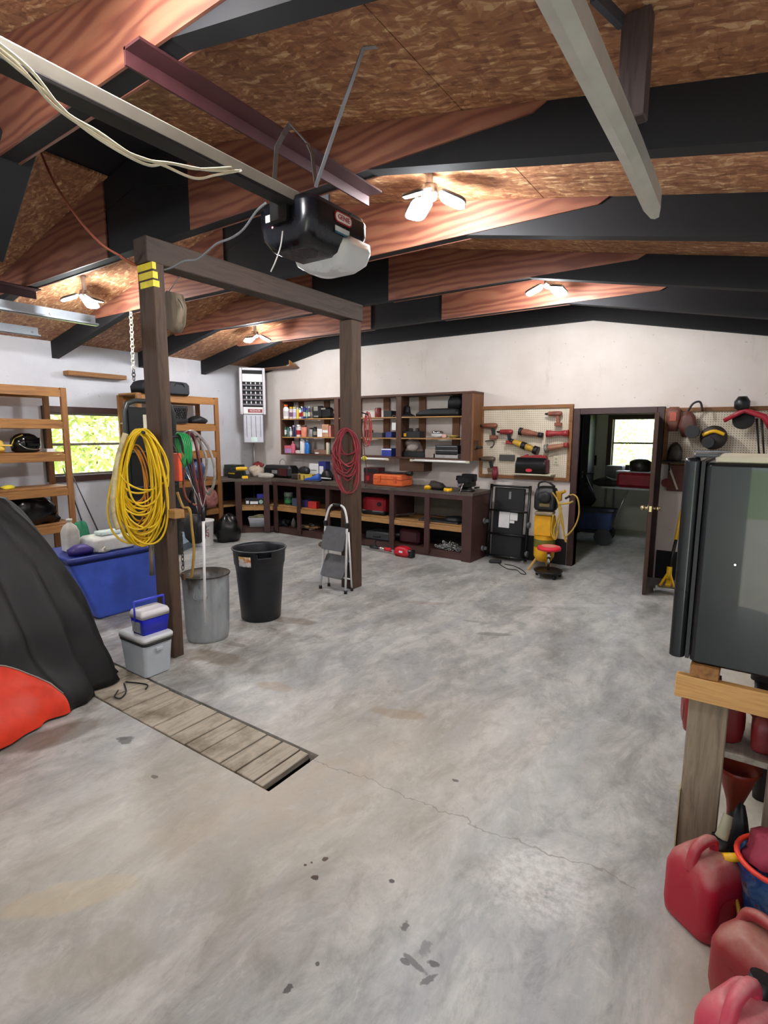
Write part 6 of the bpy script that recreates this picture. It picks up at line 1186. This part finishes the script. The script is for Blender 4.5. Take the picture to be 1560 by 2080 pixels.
# ================================================================== room beyond
ty = 9.2; x0, x1 = PY(1222, 990, ty).x, -1.25; tz = PY(1260, 990, ty).z
T = TH('far_table', 'white topped table in the room beyond doorway', 'table', ((x0+x1)/2, ty+.35, 0)); w2 = (x1-x0)/2
OB('table_top', MB().bx(-w2, w2, -.35, .35, tz-.03, tz, .004), mat('#b9bdbf', .4), T)
for sx_ in (-1, 1):
    for sy_ in (-1, 1): OB('leg', MB().cyl((sx_*(w2-.06), sy_*.3, 0), (sx_*(w2-.06), sy_*.3, tz-.03), .018), GREY, T)
def onY(bb, Y): return bbY(*bb, Y)
def fbox(n_, bb, Y, z, mt, label, cat='box', dp=.25, ch=.01):
    a0, a1, _, z1 = bbY(*bb, Y); return OB(n_, MB().bx(a0, a1, Y, Y+dp, z, max(z1, z+.02), ch), mt, label=label, cat=cat)
fbox('red_tool_bag', (1251, 962, 1326, 991), ty+.05, tz, mat('#9c1a2a', .5, 0, .3), 'red tool bag on far table under bright window', 'bag', .3, .04)
a0, a1, _, z1 = bbY(1252, 955, 1325, 963, ty+.1); zb_ = bbY(1251, 962, 1326, 991, ty+.05)[3]; OB('white_sheet', MB().bx(a0, a1, ty+.08, ty+.3, zb_+.001, zb_+.02), mat('#b9bcc4', .5), label='pale sheet lying on red tool bag', cat='sheet')
T = TH('cooking_pot', 'dark pot standing on red bag before window', 'pot', (PY(1300, 955, ty+.2).x, ty+.2, zb_+.02)); OB('pot', MB().lathe([(.14, 0), (.16, .02), (.16, .15), (.10, .19), (.02, .2)], 20), mat('#2a2620', .4), T); OB('handle', MB().box((-.19, 0, .08), (.06, .03, .03), .006), BLACK, T)
fbox('grey_bin', (1228, 947, 1264, 972), ty+.38, tz, mat('#77777a', .5), 'grey bin at left end of far table', 'bin', .25)
q = MB(); q.blob((PY(1222, 985, ty+.15).x+.08, ty+.15, tz), (.34, .3, .14), 97, .4); OB('tool_heap', q, mat('#3a3a38', .5, .2, .5, 20), label='heap of small tools on far table left of red bag', cat='tools')
a0 = PY(1170, 900, 8.6).x; T = TH('dark_locker', 'tall dark locker left inside far room', 'locker', (PY(1178, 900, 9.6).x-.12, 10.0, 0)); OB('body', MB().bx(-.28, .22, -.2, .25, 0, 2.05, .01), mat('#17171b', .5), T); OB('handle', MB().box((.14, -.21, 1.0), (.02, .02, .12), .004), STEEL, T)
x_, z_ = PY(1205, 935, YR).x, PY(1205, 935, YR).z; T = TH('dark_outlet', 'dark square outlet plate on far wall left of window', 'outlet', (x_, YR-.012, z_)); OB('plate', MB().bx(-.06, .06, 0, .011, -.09, .09, .003), BLACK, T); OB('socket', MB().bx(-.02, .02, -.003, -.0005, -.04, .04), BLACKM, T)
T = TH('garden_wagon', 'dark blue folding wagon with big wheels in far room', 'wagon', (-2.25, 8.85, 0), .1); BLW = mat('#1c2c52', .45, 0, .3)
OB('tub', MB().rloft([(.22, .40, .20), (.24, .42, .22), (.50, .46, .25), (.51, .44, .235), (.27, .40, .20)], .04), BLW, T)
for sx_ in (-1, 1):
    for sy_ in (-1, 1): OB('wheel', MB().cyl((sx_*.32, sy_*.24-.02, .13), (sx_*.32, sy_*.24+.02, .13), .13, n=22).cyl((sx_*.32, sy_*.24-.03, .13), (sx_*.32, sy_*.24+.03, .13), .05, n=14), BLACK, T)
OB('axle', MB().cyl((-.32, -.24, .13), (-.32, .24, .13), .012).cyl((.32, -.24, .13), (.32, .24, .13), .012), STEEL, T); OB('chassis', MB().bx(-.34, .34, -.05, .05, .15, .22), BLACKM, T)
OB('pull_handle', MB().cyl((.40, 0, .25), (.62, -.05, .85), .014), STEEL, T); OB('top_rail', MB().tube([V(p) for p in ((-.46, -.25, .52), (.46, -.25, .52), (.46, .25, .52), (-.46, .25, .52))], .014, 7, True), BLACKM, T)
for k, (dx, dy, w_, h_, c_) in enumerate(((-.2, -.0, .34, .30, '#2a3550'), (.15, .02, .32, .22, '#34415e'))): OB('denim_bundle' if k else 'dark_bundle', MB().blob((-2.25+dx, 8.85+dy, .275), (w_, .3, h_), 101+k, .35), mat(c_, .6, 0, .4, 10), label=['navy bundle at left in folding wagon', 'blue denim bundle at right in folding wagon'][k], cat='bundle')
T = TH('stroller_frame', 'black folded frame with wheel standing left in far room', 'frame', (-2.55, 9.5, 0)); OB('wheel', MB().cyl((0, -.02, .16), (0, .02, .16), .16, n=22), BLACK, T)
for a, b in (((0, 0, .16), (-.1, .1, 1.0)), ((-.1, .1, 1.0), (.25, .05, 1.05)), ((0, 0, .16), (.3, .0, .6)), ((.3, .0, .6), (.1, .05, 1.0))): OB('tube', MB().cyl(a, b, .016), BLACK, T)
OB('seat', MB().blob((.1, .05, .45), (.34, .3, .4), 103, .2, 16, 10, False), mat('#101216', .6), T)

# ================================================================== fridge on its stand
FB = mat('#272a2d', .30, .6, .12, 3, 0, .3)
FZ = .835; FX, FY = -.235, 2.285
T = TH('mini_fridge', 'glossy black mini fridge standing on wooden stand at right', 'fridge', (FX+.3, FY+.25, FZ)); O = V((-(FX+.3), -(FY+.25), -FZ))
def fp(nm, q, mt): o = OB(nm, q, mt, T); o.location = O; return o
dr = fp('door', MB().at((FX+.028, FY+.25, 0)).rloft([(FZ+.004, .020, .235), (FZ+.012, .027, .245), (1.60, .027, .245), (1.612, .024, .24), (1.617, .016, .22)], .018, 5), FB)
fp('gasket', MB().bx(FX+.057, FX+.070, FY+.012, FY+.488, FZ+.01, 1.605), mat('#2c2e30', .6))
fp('body', MB().at((FX+.345, FY+.25, 0)).rloft([(FZ+.0, .262, .24), (FZ+.01, .272, .249), (1.585, .272, .249), (1.60, .265, .243)], .018, 5), FB)
fp('top_cover', MB().bx(FX+.10, FX+.60, FY+.01, FY+.49, 1.6005, 1.622, .004), CREAM)
fp('hinge_cap', MB().bx(FX+.03, FX+.11, FY+.01, FY+.08, 1.618, 1.632, .004), mat('#55585a', .4))
fp('screw', MB().at((FX+.19, FY+.0005, 1.235), math.radians(90)).lathe([(.006, 0), (.004, .003)], 10), CHROME)
st = TH('fridge_stand', 'rough timber stand carrying the mini fridge', 'stand', (.1, 2.5, 0)); O = V((-.1, -2.5, 0))
def sp(nm, q, mt): o = OB(nm, q, mt, st); o.location = O; return o
sp('front_rail', MB().bx(-.20, .62, 2.265, 2.303, .695, .785, .003), PINEH); sp('rear_rail', MB().bx(-.12, .62, 2.70, 2.738, .695, .785, .003), PINEH)
sp('spacer_block', MB().bx(-.155, -.06, 2.27, 2.72, .786, .834, .003), PINE); sp('spacer_block', MB().bx(.25, .345, 2.27, 2.72, .786, .834, .003), PINE)
sp('post', MB().bx(-.152, -.02, 2.304, 2.40, 0, .80-.10, .004).bx(-.152, -.02, 2.304, 2.40, .0, .02), GREYW); sp('post', MB().bx(.12, .215, 2.304, 2.39, 0, .694, .004), GREYW); sp('post', MB().bx(.30, .39, 2.61, 2.699, 0, .694, .004), GREYW); sp('post', MB().bx(.53, .62, 2.304, 2.39, 0, .694, .004), GREYW); sp('post', MB().bx(.53, .62, 2.61, 2.699, 0, .694, .004), GREYW)
sp('lower_shelf', MB().bx(-.10, .62, 2.42, 2.74, .42, .445, .002), GREYP)
# pale painted strip on floor-side of post
OB('masking_strip', MB().bx(-.157, -.1525, 2.29, 2.34, 0, .30), mat('#b9b08a', .6), label='pale strip of board beside the weathered post', cat='strip')

# ================================================================== fuel cans, bucket, cloths under the stand
def mat_can(c, dust):
    t = NT('fuel_can_plastic'); v = t.mapping(); g_ = t.n('ShaderNodeNewGeometry'); sx = t.n('ShaderNodeSeparateXYZ'); t.l(g_.outputs['Normal'], sx.inputs[0])
    f = t.math('MULTIPLY', t.step(sx.outputs[2], .25, .85), t.step(t.noise(v, 9, 5, .65), .28, .62)); f2 = t.math('MULTIPLY', t.step(t.noise(v, 3.5, 5, .6), .5, .75), .35)
    t.out(t.mix(t.math('MAXIMUM', t.math('MULTIPLY', f, .8), f2), lin(c), lin(dust)), .45); return t.m
C1 = mat_can('#a3152c', '#b99a8c'); C2 = mat_can('#8f2026', '#b08a78'); C3 = mat_can('#c43a50', '#cf9a98'); C4 = mat_can('#7a1a1c', '#8a5a4c')
def fuel_can(p, rz, a, b, h, mt, label, spout=True, neck=BLACK, yellow=False):
    T = TH('fuel_can', label, 'fuel can', p, rz, 'red fuel cans'); r = min(a, b)*.45
    OB('tank', MB().rloft([(0, a*.86, b*.86), (.012, a*.96, b*.96), (.05, a, b), (h*.60, a, b), (h*.74, a*.93, b*.88), (h*.84, a*.72, b*.66), (h*.88, a*.55, b*.5)], r, 6), mt, T)
    OB('carry_handle', MB().tube(crom([V((-a*.80, 0, h*.70)), V((-a*.62, 0, h*.93)), V((-a*.2, 0, h*1.0)), V((a*.15, 0, h*.97)), V((a*.30, 0, h*.86))], 6), [.020]*0 or .019, 8), mt, T)
    OB('neck', MB().cyl((a*.45, 0, h*.80), (a*.58, 0, h*.98), .032, .030), neck, T); 
    for s in (-1, 1): OB('side_panel', MB().at((0, s*b*.985, h*.36), math.radians(90)).rloft([(-.004, a*.62, h*.2), (.004, a*.6, h*.19)], .03), mt, T)
    if spout: OB('spout', MB().tube(crom([V((a*.58, 0, h*.98)), V((a*.70, .0, h*1.08)), V((a*.95, .01, h*1.2))], 5), [.022, .021, .02, .019, .019, .018, .018, .018, .017, .016, .016], 8), mat('#8d8a70', .5), T)
    if yellow: OB('yellow_cap', MB().cyl((a*.2, -b*.4, h*.87), (a*.8, -b*.75, h*.9), .014), YEL, T)
    return T
fuel_can((-.035, 2.03, 0), math.radians(55), .10, .10, .31, C1, 'red plastic fuel can with grey spout in front of weathered post', True, BLACK, True)
fuel_can((.16, 1.765, 0), math.radians(-35), .14, .115, .285, C2, 'dusty red fuel can with yellow cap beside blue bucket', False, BLACK, True)
fuel_can((.09, 1.50, 0), math.radians(60), .10, .085, .32, C3, 'pinkish red fuel can at bottom right corner', False, BLACK)
fuel_can((-.08, 2.56, .446), math.radians(100), .085, .11, .24, C4, 'dark red fuel can on stand shelf jutting out left', False, BLACK)
fuel_can((.115, 2.55, .446), math.radians(0), .055, .08, .17, C2, 'orange red can on stand shelf behind post', False, RED)
jug('oil_jug', .24, 2.55, .446, .05, .07, .22, GREEN, 'green and white jug on stand shelf at right edge', WHITE)
T = TH('red_funnel', 'orange red funnel jug standing behind weathered post', 'funnel', (.03, 2.50, 0)); OB('cone', MB().lathe([(.02, .02), (.025, .16), (.03, .2), (.07, .33), (.085, .36), (.08, .36), (.025, .2), (.015, .03)], 18), mat('#8a2a14', .45), T); OB('foot', MB().lathe([(.05, 0), (.05, .02), (.02, .03)], 16), mat('#8a2a14', .45), T)
# blue printed bucket with red rim
tb = NT('bucket_print'); v = tb.mapping(); n1 = tb.noise(v, 9, 4, .6, 1.5); n2 = tb.noise(v, 13, 3, .6, 2); col = tb.ramp(n1, [(.3, '#163a86'), (.44, '#2768c6'), (.54, '#74abe2'), (.64, '#d5e4f0')]); tb.out(tb.mix(tb.step(n2, .63, .67), col, lin('#a83222')), .35)
bp_ = V((.165, 2.06, 0)); T = TH('toy_bucket', 'blue patterned bucket with red rim among fuel cans', 'bucket', tuple(bp_)); OB('pail', MB().lathe([(.085, 0), (.09, .01), (.118, .30), (.122, .30), (.11, .295), (.082, .012)], 32), tb.m, T); OB('rim', MB().tube([V((.121*math.cos(2*math.pi*i/32), .121*math.sin(2*math.pi*i/32), .302)) for i in range(32)], .009, 7, True), mat('#e2402c', .4), T); OB('yellow_bail', MB().tube(crom([V((-.12, .0, .27)), V((-.13, -.05, .2)), V((-.10, -.08, .14)), V((-.09, -.09, .05))], 5), .007, 6), mat('#c9a53a', .5), T)
OB('red_rag', MB().blob((.165, 2.06, .275), (.19, .2, .11), 111, .3), mat('#8a2038', .7, 0, .3, 8, .2), label='crimson rag stuffed in blue bucket', cat='rag')
OB('red_sack', MB().blob((.22, 2.48, 0), (.13, .14, .30), 112, .25), mat('#6e101c', .5, 0, .3, 8), label='dark red sack on floor behind weathered post', cat='sack')
OB('rubber_boot', MB().blob((.045, 2.235, 0), (.09, .10, .34), 113, .2), BLACKM, label='black rubber boot between fuel can and bucket', cat='boot')
T = TH('shade_filler', 'added dark block standing in for shade behind the fridge stand', 'filler block', (.40, 3.10, 0)); OB('tub', MB().rloft([(0, .30, .20), (.60, .34, .24)], .03), mat('#141416', .6), T); OB('lid', MB().rloft([(.60, .355, .255), (.635, .355, .255), (.65, .33, .23)], .03), mat('#1b1b1e', .5), T)  # added tote-shaped block, darkens the bright gap behind the stand
